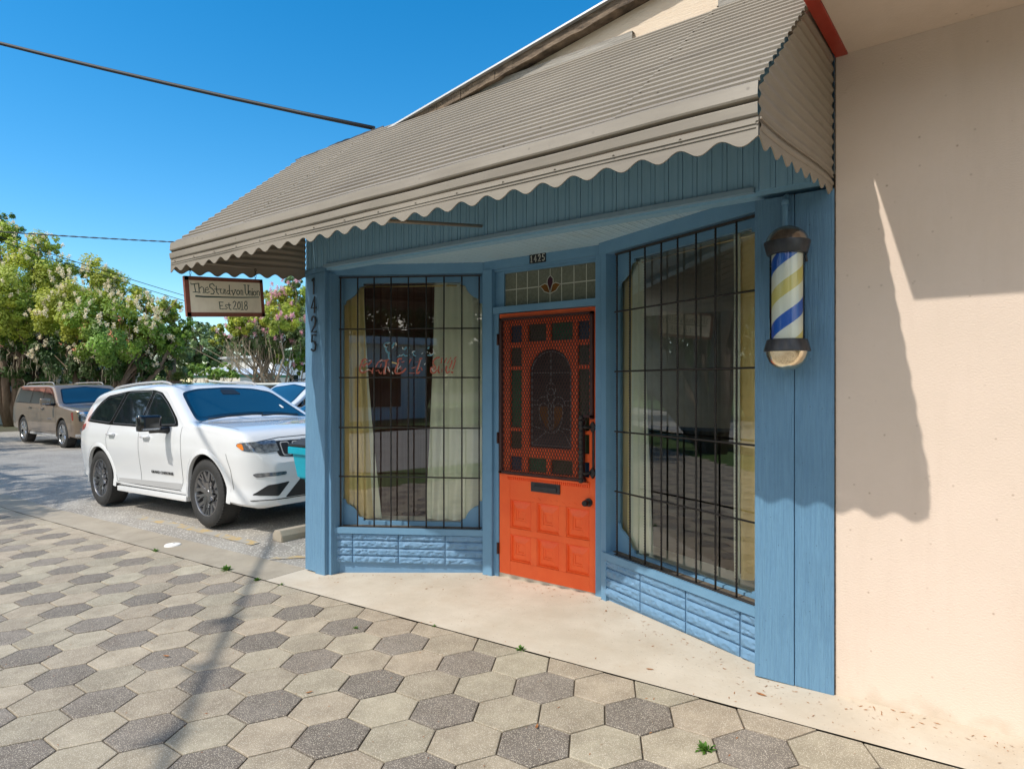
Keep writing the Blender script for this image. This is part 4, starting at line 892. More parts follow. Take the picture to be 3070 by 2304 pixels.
# ---------------- trash bin, wheel stop, drain cap, weeds, litter ----------------
BX = -5.76
bn = thing('trash_bin', 'turquoise wheeled trash bin with a black lid behind the corner post', 'trash bin', (BX, 4.32, Hl(-6.1, 4.3)))
bz = Hl(-6.1, 4.3)
def taper(bm, cx, cy, z0, z1, a0, b0, a1, b1, bev=.02):
    c = [bm.verts.new((cx+sx*a, cy+sy*b, z)) for z, a, b in ((z0, a0, b0), (z1, a1, b1)) for sy in (-1, 1) for sx in (-1, 1)]
    fs = [bm.faces.new([c[i] for i in q]) for q in ((0, 2, 3, 1), (4, 5, 7, 6), (0, 1, 5, 4), (2, 6, 7, 3), (0, 4, 6, 2), (1, 3, 7, 5))]
    bmesh.ops.bevel(bm, geom=list(set(e for f in fs for e in f.edges)), offset=bev, segments=2, affect='EDGES')
bm = NB(); taper(bm, BX+.03, 4.34, bz+.02, bz+.62, .12, .15, .22, .21); taper(bm, BX, 4.30, bz+.60, bz+.90, .225, .22, .275, .26); box(bm, BX-.30, BX+.29, 4.02, 4.58, bz+.86, bz+.935, bev=.012); box(bm, BX-.285, BX-.25, 4.1, 4.5, bz+.72, bz+.87, bev=.01); obj('body', bm, 'bin_teal', bn)
bm = NB(); taper(bm, BX, 4.30, bz+.952, bz+1.02, .285, .27, .22, .2, .015); box(bm, BX-.295, BX+.285, 4.02, 4.58, bz+.94, bz+.965, bev=.006); tube(bm, [(BX-.25, 4.60, bz+.97), (BX+.25, 4.60, bz+.97)], .018, 8); obj('lid', bm, 'bin_lid', bn)
for s in (-1, 1):
    bm = NB(); lathe(bm, [(.02, -.02), (.11, -.025), (.11, .025), (.02, .02)], 20, axis='X', o=(BX+s*.16, 4.55, bz+.11)); obj('wheel', bm, 'rubber', bn)
bm = NB()
wz = H(-6.1, 4.5)
pts = [(-.085, 0), (.085, 0), (.085, .06), (.05, .115), (-.05, .115), (-.085, .06)]
prism(bm, pts, frame_mtx((-6.10, 3.92, wz-.012), (1, 0, 0), (0, 0, 1)) @ Matrix.Rotation(0, 4, 'Y'), -1.75); bmesh.ops.recalc_face_normals(bm, faces=bm.faces)
bmesh.ops.bevel(bm, geom=list(bm.edges), offset=.006, segments=2, affect='EDGES')
o = obj('wheel_stop', bm, 'concrete_old'); tag(o, 'low concrete wheel stop on the asphalt beside the corner post', 'wheel stop')
bm = NB(); cz = H(-7.3, 3.27); lathe(bm, [(.001, .022), (.05, .021), (.075, .016), (.082, .006), (.084, -.01)], 24, o=(-6.98, 3.27, H(-6.98, 3.27))); lathe(bm, [(.001, .03), (.014, .029), (.018, .021)], 10, o=(-6.98, 3.27, H(-6.98, 3.27)))
o = obj('drain_cap', bm, 'white_paint', smooth=True, autos=40); tag(o, 'round white drain cap on the concrete strip near the white car', 'drain cap')
def weed(x, y, s, n, lab, seed):
    rg = random.Random(seed); t = thing('weed', lab, 'weed', (x, y, H(x, y)), 0, 'weeds growing in the pavement joints'); bm = NB()
    for k in range(n):
        a = rg.uniform(0, 2*pi); el = rg.uniform(.2, 1.3); L = s*rg.uniform(.5, 1); w = L*.16
        d = Vector((cos(a)*cos(el), sin(a)*cos(el), sin(el))); sd_ = Vector((-sin(a), cos(a), 0)); p0 = Vector((x+rg.uniform(-s, s)*.3, y+rg.uniform(-s, s)*.15, H(x, y)-.004))
        p1 = p0+d*L*.6; p2 = p0+d*L+Vector((0, 0, -L*.15)); bm.faces.new([bm.verts.new(p) for p in (p0, p1+sd_*w, p2, p1-sd_*w)])
    obj('leaves', bm, 'weed', t)
ys_ = YB-.002
weed(-5.55, ys_, .07, 46, 'weed tuft at the edge of the pavers nearest the corner post', 1); weed(-5.02, ys_-.03, .045, 40, 'weed tuft in the paver edge in front of the shop left window', 2)
weed(-4.72, ys_, .035, 20, 'low dry weed right of the tuft facing the left window', 3); weed(-3.42, 2.77, .03, 26, 'tiny green weed at the corner of a dark paver facing the door', 4)
weed(-2.30, ys_, .04, 30, 'small spread weed at the concrete edge facing the door', 5); weed(-1.03, 2.66, .05, 46, 'two leaf tufts between a dark and a light paver facing the barber pole', 6)
weed(-.36, 2.27, .055, 50, 'bright green weed low at the right end of the pavers', 7); weed(-6.9, ys_, .05, 30, 'dry weed on the paver edge near the drain cap', 8); weed(-3.0, ys_, .03, 16, 'speck of weed on the paver edge left of the door', 9)
rg = random.Random(5)
def litter(x, y, s, a, mat, lab, z=None):
    bm = NB(); P = [(-1, 0), (-.4, .28), (.3, .26), (1, 0), (.3, -.22), (-.4, -.3)]; c = []
    for u, v in P:
        xx, yy = x+s*(u*cos(a)-v*sin(a)), y+s*(u*sin(a)+v*cos(a)); c.append(bm.verts.new((xx, yy, Hw(xx, yy)+.006+s*.35*v*v+s*.1*abs(u))))
    m = bm.verts.new((x, y, Hw(x, y)+.004)); 
    for i in range(6): bm.faces.new([m, c[i], c[(i+1) % 6]])
    o = obj('fallen_leaf', bm, mat); tag(o, lab, 'leaf', 'dead leaves on the pavement')
litter(-1.55, 3.22, .022, .3, 'leaf_dead', 'brown dead leaf on the concrete facing the right window'); litter(-.98, 3.25, .03, -.2, 'leaf_dead', 'orange brown dead leaf on the concrete below the barber pole')
litter(-2.9, 2.05, .022, 1.2, 'leaf_dead', 'curled red brown leaf on a light paver in the middle'); litter(-4.05, 1.86, .028, .3, 'leaf_dead', 'dead leaf on a dark paver in the cable shadow')
litter(-1.72, 2.42, .022, 2, 'leaf_dead', 'small upright brown leaf between pavers facing the right window'); litter(-2.2, 3.9, .018, 2, 'leaf_dead', 'tiny dead leaf at the right foot of the door'); litter(-3.6, 3.6, .016, 1, 'leaf_dead', 'tiny yellow brown leaf on the concrete left of the door')
litter(-2.45, 1.05, .035, .2, 'leaf_dead', 'long brown leaf low in the middle foreground')
bm = NB()
for k in range(420):
    x = rg.uniform(-4.6, 1.2); 
    lim = backY(x)-.06 if -4.5 < x < -1.1 else 3.42
    y = lim-abs(rg.gauss(0, .10)) if rg.random() < .7 else rg.uniform(3.1, lim)
    if y < 3.08: continue
    s = rg.uniform(.002, .006); a = rg.uniform(0, 6.3); z = Hw(x, y)+.0055
    p = Vector((x, y, z)); d1 = Vector((cos(a), sin(a), .1))*s*rg.uniform(1, 3.5); d2 = Vector((-sin(a), cos(a), .3))*s*.5
    bm.faces.new([bm.verts.new(q) for q in (p-d1, p-d2, p+d1, p+d2)])
for k in range(520):
    x, y = rg.uniform(-6.5, 1.0), rg.uniform(1.0, 3.2); s = rg.uniform(.0015, .0045); a = rg.uniform(0, 6.3); p = Vector((x, y, Hw(x, y)+.0035)); d1 = Vector((cos(a), sin(a), .1))*s*rg.uniform(1, 3); d2 = Vector((-sin(a), cos(a), .3))*s*.6
    bm.faces.new([bm.verts.new(q) for q in (p-d1, p-d2, p+d1, p+d2)])
tag(obj('leaf_litter', bm, 'leaf_dead'), 'scattered crumbs of dead leaves on the pavement and along the shop walls', 'litter', kind='stuff')
# ---------------- overhead cables ----------------
def cable(name, a, b, sag, r, mat, lab, cat='cable', n=24, twist=False, grp='overhead cables'):
    a, b = Vector(a), Vector(b); bm = NB()
    P = [a+(b-a)*t-Vector((0, 0, sag*4*t*(1-t))) for t in lin(0, 1, n)]
    if twist:
        n2 = 200
        for ph in (0, pi):
            tube(bm, [a+(b-a)*t-Vector((0, 0, sag*4*t*(1-t)))+Vector((0, .8*cos(t*150+ph), sin(t*150+ph)))*r*1.1 for t in lin(0, 1, n2)], r, 5)
    else: tube(bm, P, r, 6)
    return tag(obj(name, bm, mat), lab, cat, grp)
# ---------------- vehicles ----------------
def interp(tab, x):
    if x <= tab[0][0]: return tab[0][1]
    for (a, va), (b, vb) in zip(tab, tab[1:]):
        if x <= b: return va+(vb-va)*(x-a)/(b-a)
    return tab[-1][1]
def smooth_interp(tab, x):
    return (interp(tab, x-.04)+2*interp(tab, x)+interp(tab, x+.04))/4
def car_body(S):
    xs = []; x0, x1 = S['top'][0][0], S['top'][-1][0]
    n = 84
    for i in range(n+1):
        t = i/n; t = .5-.5*cos(pi*t)*(1-.35*sin(pi*t)**2) if False else t
        xs.append(x0+(x1-x0)*t)
    for e in (.012, .03, .055): xs += [x0+e, x1-e]
    xs = sorted(set(xs)); bm = NB(); rings = []
    for x in xs:
        w = smooth_interp(S['plan'], x) if x0+.05 < x < x1-.05 else interp(S['plan'], x); zt = smooth_interp(S['top'], x) if x0+.05 < x < x1-.05 else interp(S['top'], x); zb = interp(S['bot'], x); r = min(interp(S['rad'], x), (zt-zb)*.4)
        half = [(0, zb), (w*.5, zb), (w*.86, zb), (w*interp(S['side'], zb)*.98, zb+.025)]
        za, zc = zb+.05, zt-r
        for k in range(17):
            z = za+(zc-za)*k/16; half.append((w*interp(S['side'], z), z))
        ys = half[-1][0]; rr = r*1.25
        for k in range(1, 7):
            a = pi/2*k/6; half.append((ys-rr*(1-cos(a)), zc+r*.86*sin(a)))
        ye, ze = half[-1]; cr = r*.14
        for k in range(1, 7):
            t = 1-k/6; half.append((ye*t, ze+cr*(1-t*t)))
        ring = [bm.verts.new((x, -y, z)) for y, z in half]+[bm.verts.new((x, y, z)) for y, z in half[-2:0:-1]]
        rings.append(ring)
    for a, b in zip(rings, rings[1:]):
        m = len(a)
        for k in range(m): bm.faces.new([a[k], b[k], b[(k+1) % m], a[(k+1) % m]])
    bm.faces.new(rings[0]); bm.faces.new(rings[-1][::-1])
    bmesh.ops.recalc_face_normals(bm, faces=bm.faces)
    return bm
class Patch:
    def __init__(self, bm):
        self.tree = BVHTree.FromBMesh(bm)
    def cast(self, a, b, mode):
        if mode == 'R': o, d = Vector((a, -4, b)), Vector((0, 1, 0))
        elif mode == 'L': o, d = Vector((a, 4, b)), Vector((0, -1, 0))
        elif mode == 'F': o, d = Vector((6, a, b)), Vector((-1, 0, 0))
        elif mode == 'B': o, d = Vector((-6, a, b)), Vector((1, 0, 0))
        elif mode == 'C': d = Vector((-.75, .66, 0)).normalized(); u = Vector((-d.y, d.x, 0)); o = Vector((2.0, -.9, 0))-d*3+u*a*-1+Vector((0, 0, b))
        else: o, d = Vector((a, b, 5)), Vector((0, 0, -1))
        l, n, i, _ = self.tree.ray_cast(o, d); return (l, n) if l else (None, None)
    def patch(self, bm, poly, mode, off=.004, step=.05, mi=0, close=True):
        P = []
        n = len(poly)
        for i in range(n):
            a, b = Vector(poly[i]), Vector(poly[(i+1) % n]); m = max(1, int((b-a).length/step))
            for k in range(m): P.append(a+(b-a)*k/m)
        nb_ = len(P); edges = [(i, (i+1) % nb_) for i in range(nb_)]
        x0, x1 = min(p.x for p in P), max(p.x for p in P); y0, y1 = min(p.y for p in P), max(p.y for p in P)
        def inside(q):
            c = False
            for i in range(n):
                a, b = poly[i], poly[(i+1) % n]
                if (a[1] > q[1]) != (b[1] > q[1]) and q[0] < (b[0]-a[0])*(q[1]-a[1])/(b[1]-a[1])+a[0]: c = not c
            return c
        x = x0+step/2
        while x < x1:
            y = y0+step/2
            while y < y1:
                if inside((x, y)) and min((Vector((x, y))-p).length for p in P) > step*.45: P.append(Vector((x, y)))
                y += step
            x += step
        vs_, es, fs, *_ = delaunay_2d_cdt(P, edges, [list(range(nb_))], 1, 1e-6)
        V = []
        for v in vs_:
            l, nr_ = self.cast(v.x, v.y, mode); V.append(bm.verts.new(l+nr_*off) if l else None)
        for f in fs:
            q = [V[i] for i in f]
            if all(q):
                pts = [v.co for v in q]
                if max((pts[i]-pts[i-1]).length for i in range(3)) > step*7: continue
                try: g = bm.faces.new(q); g.material_index = mi; g.smooth = True
                except ValueError: pass
    def line(self, bm, pts, mode, w=.006, off=.002, mi=0):
        Q = []
        for a, b in zip(pts, pts[1:]):
            a, b = Vector(a), Vector(b); m = max(1, int((b-a).length/.04))
            for k in range(m): Q.append(a+(b-a)*k/m)
        Q.append(Vector(pts[-1])); pv = None
        for i, q in enumerate(Q):
            t = (Q[min(i+1, len(Q)-1)]-Q[max(i-1, 0)]).normalized(); nr_ = Vector((-t.y, t.x))*w/2
            c = []
            for s in (-1, 1):
                l, n = self.cast(*(q+nr_*s), mode); c.append(bm.verts.new(l+n*off) if l else None)
            if pv and all(c) and all(pv) and (c[0].co-pv[0].co).length < .25:
                f = bm.faces.new([pv[0], c[0], c[1], pv[1]]); f.material_index = mi
            pv = c
def rnd(poly, r=.03, n=3):
    out = []
    for i in range(len(poly)):
        p, a, b = Vector(poly[i]), Vector(poly[i-1]), Vector(poly[(i+1) % len(poly)])
        u, v = (a-p), (b-p); ru = min(r, u.length*.45); rv = min(r, v.length*.45); u.normalize(); v.normalize()
        s, e = p+u*ru, p+v*rv
        for k in range(n+1):
            t = k/n; out.append(tuple(s*(1-t)**2+p*2*t*(1-t)+e*t*t))
    return out
def wheel(car, x, y, z, r, w, rim, side, style, steer=0):
    t = bmesh.new()
    tp = [(r*.66, -w*.42), (r*.70, -w*.47), (r*.82, -w*.5), (r*.93, -w*.49), (r*.985, -w*.43), (r, -w*.32)]
    prof_ = tp+[(r, w*.32)]+[(a, -b) for a, b in tp[::-1]][1:]
    lathe(t, prof_, 56, axis='Y')
    for gx in (-.22, -.08, .08, .22):
        lathe(t, [(r*1.001, gx*w-.004), (r*1.002, gx*w), (r*1.001, gx*w+.004)], 56, axis='Y')
    for k in range(60):
        a = 2*pi*k/60; m = Matrix.Rotation(a, 4, 'Y')
        for sy in (-1, 1): 
            b = bmesh.new(); box(b, r-.006, r+.004, sy*w*.36-.02, sy*w*.36+.02, -.012, .012); b.transform(m); join(t, b)
    mt_ = Matrix.Translation((x, y, z)) @ Matrix.Rotation(steer, 4, 'Z') @ Matrix.Diagonal((1, side, 1, 1))
    wh = thing_part = None
    def mk(name, b, mat, par, **k):
        b.transform(mt_); bmesh.ops.recalc_face_normals(b, faces=b.faces); return obj(name, b, mat, par, world=False, **k)
    W_ = mk('wheel', t, 'rubber', car, smooth=True, autos=40)
    b = bmesh.new(); rr = r*.70
    # side=-1 -> outer face at -y  (geometry built with outer face at +y then flipped)
    lathe(b, [(rr, w*.40), (rr*1.0, w*.465), (rr*.965, w*.475), (rr*.94, w*.44), (rr*.93, w*.1), (rr*.5, w*.06), (.001, w*.05)], 48, axis='Y')
    ns = 5
    for k in range(ns):
        a0 = 2*pi*k/ns+pi/2
        if style == 'Y':
            segs = [((.05, 0), (.45, 0), .075), ((.42, 0), (.93, .24), .05), ((.42, 0), (.93, -.24), .05)]
            segs += [((.28, .628), (.62, .628), .05), ((.58, .628), (.93, .50), .03), ((.58, .628), (.93, .756), .03)]
        else: segs = [((.12, 0), (.93, .12), .085), ((.12, 0), (.93, -.12), .085)]
        for (ra, ta), (rb, tb_), ww in segs:
            p0 = Vector((ra*rr*cos(a0+ta), 0, ra*rr*sin(a0+ta))); p1 = Vector((rb*rr*cos(a0+tb_), 0, rb*rr*sin(a0+tb_))); d = (p1-p0).normalized(); q = Vector((0, 1, 0)).cross(d)
            pr_ = [(p0, ww*.9, w*.36), (p0+(p1-p0)*.5, ww*.8, w*.40), (p1, ww, w*.43)]; prev = None
            for p, h, yo in pr_:
                h = h*r/.38*.5*1.2; c = [b.verts.new(p+q*s*h*f+Vector((0, yo-dp, 0))) for s, f, dp in ((-1, 1, .03), (-1, .7, 0), (1, .7, 0), (1, 1, .03))]
                if prev:
                    for i in range(3): b.faces.new([prev[i], c[i], c[i+1], prev[i+1]])
                prev = c
    lathe(b, [(.001, w*.40), (.030, w*.40), (.034, w*.385), (.085*r/.38, w*.375), (.09*r/.38, w*.33)], 20, axis='Y')
    mk('rim', b, rim, W_, smooth=True, autos=35)
def make_car(name, label, loc, rotz, S, group=None):
    car = thing(name, label, S.get('cat', 'car'), loc, rotz, group)
    bm = car_body(S); pt = Patch(bm); P = lambda n, b, m, par=car, **k: obj(n, b, m, par, world=False, **k)
    # wheel arches cut by boolean
    me = bpy.data.meshes.new('t'); bm.to_mesh(me); bm.free(); me.materials.append(M[S['paint']]); me.materials.append(M['trim_black'])
    bo = bpy.data.objects.new('t', me); col.objects.link(bo)
    cb = bmesh.new(); R_ = S['archr']
    for wx in S['axles']:
        for s in (-1, 1):
            rg_ = lathe(cb, [(R_, s*(S['w']-.32)), (R_, s*(S['w']+.2))], 40, mi=1, axis='Y', o=(wx, 0, S['tr']+.015))
            for q in rg_: cb.faces.new(q)
    bmesh.ops.recalc_face_normals(cb, faces=cb.faces)
    for f in cb.faces: f.material_index = 1
    cm = bpy.data.meshes.new('c'); cb.to_mesh(cm); cb.free(); cm.materials.append(M[S['paint']]); cm.materials.append(M['trim_black'])
    co = bpy.data.objects.new('c', cm); col.objects.link(co)
    md = bo.modifiers.new('b', 'BOOLEAN'); md.operation = 'DIFFERENCE'; md.object = co; md.solver = 'EXACT'
    dg = bpy.context.evaluated_depsgraph_get(); nm_ = bpy.data.meshes.new_from_object(bo.evaluated_get(dg)); 
    bpy.data.objects.remove(bo); bpy.data.objects.remove(co)
    nm_.polygons.foreach_set('use_smooth', [True]*len(nm_.polygons)); nm_.set_sharp_from_angle(angle=radians(28))
    b_ = bpy.data.objects.new('body', nm_); col.objects.link(b_); b_.parent = car
    # arch lips
    for wx in S['axles']:
        for s, mo in ((-1, 'R'), (1, 'L')):
            bm = NB(); pv = None
            for k in range(29):
                a = radians(-12+204*k/28); c = []
                for rr_, of in ((R_-.004, -.03), (R_-.004, S['lip']), (R_+.035, S['lip']*.8), (R_+.055, -.002)):
                    px_, pz_ = wx+rr_*cos(a), S['tr']+.015+rr_*sin(a)
                    l, n_ = pt.cast(wx+(R_+.03)*cos(a), max(pz_, interp(S['bot'], px_)+.06), mo)
                    c.append(bm.verts.new((px_, (l.y if l else s*S['w'])+s*of, pz_)))
                if pv:
                    for i in range(3): bm.faces.new([pv[i], c[i], c[i+1], pv[i+1]])
                pv = c
            bmesh.ops.recalc_face_normals(bm, faces=bm.faces); P('arch_lip', bm, S.get('lipmat', S['paint']), smooth=True, autos=60)
    for i, wx in enumerate(S['axles']):
        for s in (-1, 1): wheel(car, wx, s*(S['w']-S['tw']/2-.015), S['tr'], S['tr'], S['tw'], S['rim'], s, S['style'], S.get('steer', 0) if wx > 0 else 0)
    for mo in ('R', 'L'):
        bm = NB()
        for poly in S['pillar']: pt.patch(bm, rnd(poly, .05), mo, .0035)
        P('pillar_trim', bm, 'car_black')
        for poly in S['glass']:
            bm = NB(); pt.patch(bm, rnd(poly, .05), mo, .0065); P('side_window', bm, 'car_glass')
    bm = NB(); pt.patch(bm, rnd([(a, b) for a, b in S['shield_out']], .06), 'F', .004); P('windshield_frit', bm, 'car_black')
    bm = NB(); pt.patch(bm, rnd([(a, b) for a, b in S['shield']], .06), 'F', .0065); ws = P('windshield', bm, 'car_glass_blue')
    bm = NB(); pt.patch(bm, rnd(S['rear'], .05), 'B', .005); P('rear_window', bm, 'car_glass')
    for mo in ('R', 'L'):
        for poly in S['glass']:
            bm = NB(); pt.line(bm, rnd(poly, .04)+[rnd(poly, .04)[0]], mo, .007, .009); P('window_trim', bm, 'dark_trim')
        bm = NB()
        for L_ in S['seams']: pt.line(bm, L_, mo, .007, .0015)
        P('door_gaps', bm, 'black')
    bm = NB()
    for L_ in S['fseams']: pt.line(bm, L_, 'F', .007, .0015)
    for L_ in S['tseams']: pt.line(bm, L_, 'T', .008, .0015)
    P('hood_gap', bm, 'black')
    for kind, poly, mode, mat, off in S['patches']:
        bm = NB(); pt.patch(bm, rnd(poly, .02), mode, off, .03); P(kind, bm, mat)
    for mo, s in (('R', -1), ('L', 1)):
        for hx, hz in S['handles']:
            l, n_ = pt.cast(hx, hz, mo); bm = NB(); tube(bm, [(hx-.10, l.y, hz), (hx-.085, l.y+s*.035, hz), (hx+.06, l.y+s*.038, hz+.004), (hx+.095, l.y+s*.012, hz+.004)], [.012, .016, .017, .013], 8); P('door_handle', bm, S['handle'])
        mx, mz = S['mirror']; l, n_ = pt.cast(mx+.02, mz-.12, mo); yb = l.y; bm = NB()
        t = bmesh.new(); box(t, -.075, .075, -.13, .13, -.095, .095, bev=.035); 
        for v in t.verts: v.co.x *= (1-.25*abs(v.co.y)/.13)
        t.transform(Matrix.Translation((mx, yb+s*.21, mz)) @ Matrix.Rotation(s*.12, 4, 'Z')); join(bm, t)
        for f in bm.faces: f.smooth = True
        mr = P('mirror', bm, S['mirmat']); bm = NB(); tube(bm, [(mx+.03, yb-s*.01, mz-.09), (mx+.01, yb+s*.10, mz-.085), (mx, yb+s*.2, mz-.08)], [.045, .035, .04], 8); P('mirror_arm', bm, 'trim_black', mr)
        bm = NB(); box(bm, mx+.045, mx+.078, yb+s*.12 if s > 0 else yb-.31, yb+.31 if s > 0 else yb-.12, mz-.078, mz-.055, bev=.004); P('mirror_signal', bm, 'lamp_lens', mr)
        rx0, rx1, ry = S['rail']; bm = NB(); Z = lambda x: pt.cast(x, s*ry, 'T')[0].z
        tube(bm, [(rx0, s*ry, Z(rx0)), (rx0+.12, s*ry, Z(rx0+.12)+S.get('rh', .055)*.8)]+[(x, s*ry, Z(x)+S.get('rh', .055)) for x in lin(rx0+.3, rx1-.3, 6)]+[(rx1-.12, s*ry, Z(rx1-.12)+S.get('rh', .055)*.8), (rx1, s*ry, Z(rx1))], .016, 8); P('roof_rail', bm, S['railmat'])
    z0_ = interp(S['bot'], 0)
    for s in (-1, 1): bm = NB(); box(bm, S['axles'][0]+.5, S['axles'][1]-.5, s*(S['w']-.1)-.06, s*(S['w']-.1)+.06, z0_-.06, z0_+.01, bev=.02); P('side_step', bm, S.get('stepmat', S['paint']))
    bm = NB(); box(bm, -S['axles'][1]-.3, S['axles'][1]+.3, -S['w']+.3, S['w']-.3, z0_-.07, z0_+.05); P('underbody', bm, 'trim_black')
    return car, pt, P
pj = dict(w=.955, cat='suv', paint='car_white', lip=.012, archr=.435, axles=(-1.46, 1.46), tr=.378, tw=.265, rim='rim_dark', style='Y', rh=.030, handle='car_white', mirmat='car_black', railmat='grey_trim', steer=.0,
  top=[(-2.40, .70), (-2.37, .98), (-2.30, 1.20), (-2.18, 1.44), (-2.05, 1.585), (-1.7, 1.64), (-1.0, 1.675), (-.3, 1.68), (.12, 1.645), (.35, 1.52), (.65, 1.355), (.95, 1.20), (1.10, 1.18), (1.5, 1.16), (1.9, 1.125), (2.12, 1.085), (2.21, 1.04), (2.27, .95), (2.33, .83), (2.385, .74)],
  bot=[(-2.40, .52), (-2.30, .36), (-1.9, .33), (-.9, .30), (1.0, .29), (1.9, .27), (2.25, .24), (2.385, .27)],
  plan=[(-2.40, .74), (-2.34, .85), (-2.2, .92), (-1.9, .955), (1.80, .955), (2.02, .945), (2.15, .915), (2.25, .86), (2.32, .78), (2.385, .64)],
  rad=[(-2.4, .1), (-2.1, .12), (-1.0, .10), (.1, .09), (.9, .09), (1.2, .07), (2.0, .075), (2.385, .07)],
  side=[(.25, .955), (.36, .965), (.45, .95), (.60, .972), (.80, 1.0), (.98, .995), (1.08, .975), (1.14, .948), (1.30, .875), (1.50, .79), (1.62, .735)],
  pillar=[[(.80, 1.125), (.70, 1.21), (.30, 1.42), (.02, 1.545), (-.25, 1.585), (-1.0, 1.585), (-1.62, 1.53), (-1.80, 1.44), (-2.06, 1.20), (-2.02, 1.165), (-1.2, 1.125), (-.2, 1.105)]],
  glass=[[(.73, 1.145), (.62, 1.225), (.28, 1.405), (.02, 1.515), (-.16, 1.55), (-.165, 1.13)], [(-.27, 1.13), (-.245, 1.565), (-.98, 1.56), (-1.09, 1.145)], [(-1.18, 1.15), (-1.07, 1.555), (-1.58, 1.50), (-1.76, 1.41), (-1.96, 1.205), (-1.9, 1.185)]],
  shield_out=[(-.78, 1.175), (-.45, 1.215), (0, 1.232), (.45, 1.215), (.78, 1.175), (.635, 1.535), (.4, 1.585), (0, 1.605), (-.4, 1.585), (-.635, 1.535)],
  shield=[(-.73, 1.215), (-.42, 1.25), (0, 1.265), (.42, 1.25), (.73, 1.215), (.605, 1.515), (.38, 1.562), (0, 1.58), (-.38, 1.562), (-.605, 1.515)],
  rear=[(-.6, 1.22), (.6, 1.22), (.52, 1.5), (-.52, 1.5)],
  seams=[[(.90, 1.12), (.93, .8), (.90, .5), (.86, .38)], [(-.215, 1.10), (-.20, .8), (-.21, .36), (.86, .36)], [(-1.14, 1.12), (-1.22, .92), (-1.10, .62), (-.92, .37), (-.21, .36)], [(1.93, .84), (1.99, .66), (2.0, .45)]],
  fseams=[[(-.8, .965), (-.5, 1.0), (0, 1.01), (.5, 1.0), (.8, .965)]], tseams=[[(1.02, -.74), (1.14, -.83), (1.5, -.86), (1.98, -.82)], [(1.02, .74), (1.14, .83), (1.5, .86), (1.98, .82)], [(.12, -.5), (.12, .5)], [(.0, -.42), (.0, .42), (-1.4, .42), (-1.4, -.42), (0, -.42)]],
  patches=[('camera_housing', [(-.13, 1.50), (-.10, 1.572), (.10, 1.572), (.13, 1.50)], 'F', 'trim_black', .010), ('sticker', [(.52, 1.30), (.52, 1.345), (.56, 1.345), (.56, 1.30)], 'F', 'white_paint', .010), ('sunroof', [(-.02, -.40), (-.02, .40), (-1.38, .40), (-1.38, -.40)], 'T', 'car_glass', .003),
   ('door_cladding', [(.84, .365), (.86, .445), (-.90, .415), (-.86, .365)], 'R', 'grey_trim', .003), ('door_cladding', [(.84, .365), (.86, .445), (-.90, .415), (-.86, .365)], 'L', 'grey_trim', .003),
   ('grille', [(-.56, .80), (-.60, .965), (.60, .965), (.56, .80), (.3, .775), (-.3, .775)], 'F', 'trim_black', .003),
   ('headlight', [(-.54, .855), (-.55, .975), (-.915, .965), (-.925, .93), (-.89, .875), (-.72, .845)], 'F', 'lamp_lens', .006), ('headlight', [(.54, .855), (.55, .975), (.915, .965), (.925, .93), (.89, .875), (.72, .845)], 'F', 'lamp_lens', .006),
   ('turn_signal', [(-.885, .885), (-.895, .955), (-.916, .955), (-.92, .93), (-.90, .885)], 'F', 'amber', .009), ('turn_signal', [(.885, .885), (.895, .955), (.916, .955), (.92, .93), (.90, .885)], 'F', 'amber', .009),
   ('fog_light', [(-.50, .600), (-.50, .635), (-.80, .635), (-.83, .62), (-.80, .588)], 'F', 'lamp_lens', .006), ('fog_light', [(.50, .600), (.50, .635), (.80, .635), (.83, .62), (.80, .588)], 'F', 'lamp_lens', .006),
   ('corner_intake', [(-.46, .52), (-.70, .50), (-.83, .40), (-.60, .375)], 'F', 'trim_black', .004), ('corner_intake', [(.46, .52), (.70, .50), (.83, .40), (.60, .375)], 'F', 'trim_black', .004),
   ('lower_grille', [(-.30, .56), (-.52, .35), (.52, .35), (.30, .56)], 'F', 'trim_black', .003), ('bumper_strip', [(-.84, .345), (-.84, .335), (.84, .335), (.84, .345)], 'F', 'car_black', .006),
   ('tail_light', [(-2.02, 1.06), (-2.04, 1.14), (-2.30, 1.10), (-2.30, 1.0)], 'R', 'tail_red', .004), ('tail_light', [(-2.02, 1.06), (-2.04, 1.14), (-2.30, 1.10), (-2.30, 1.0)], 'L', 'tail_red', .004)],
  handles=[(.02, .985), (-1.02, 1.00)], mirror=(.55, 1.17), rail=(-1.85, .0, .60))
pj['patches'] = [q if q[0] not in ('headlight', 'turn_signal', 'fog_light', 'corner_intake') or q[1][0][0] > 0 else q for q in pj['patches']]
gj = -.085
jeep, pt, P = make_car('parked_suv', 'white SUV parked nose towards the shop beside the blue corner post', (-8.75, 4.72, gj), 0, pj)
jeep.rotation_euler = (0, -math.atan2(.078, 2.92), 0)
for k in range(-3, 4):
    bm = NB(); yc = k*.152; pt.patch(bm, rnd([(yc-.058, .80), (yc-.060, .950), (yc+.060, .950), (yc+.058, .80)], .03), 'F', .008, .03); g = P('grille_slot', bm, 'grey_trim')
    bm = NB(); pt.patch(bm, rnd([(yc-.046, .812), (yc-.048, .938), (yc+.048, .938), (yc+.046, .812)], .025), 'F', .012, .03); P('slot_mesh', bm, 'trim_black', g)
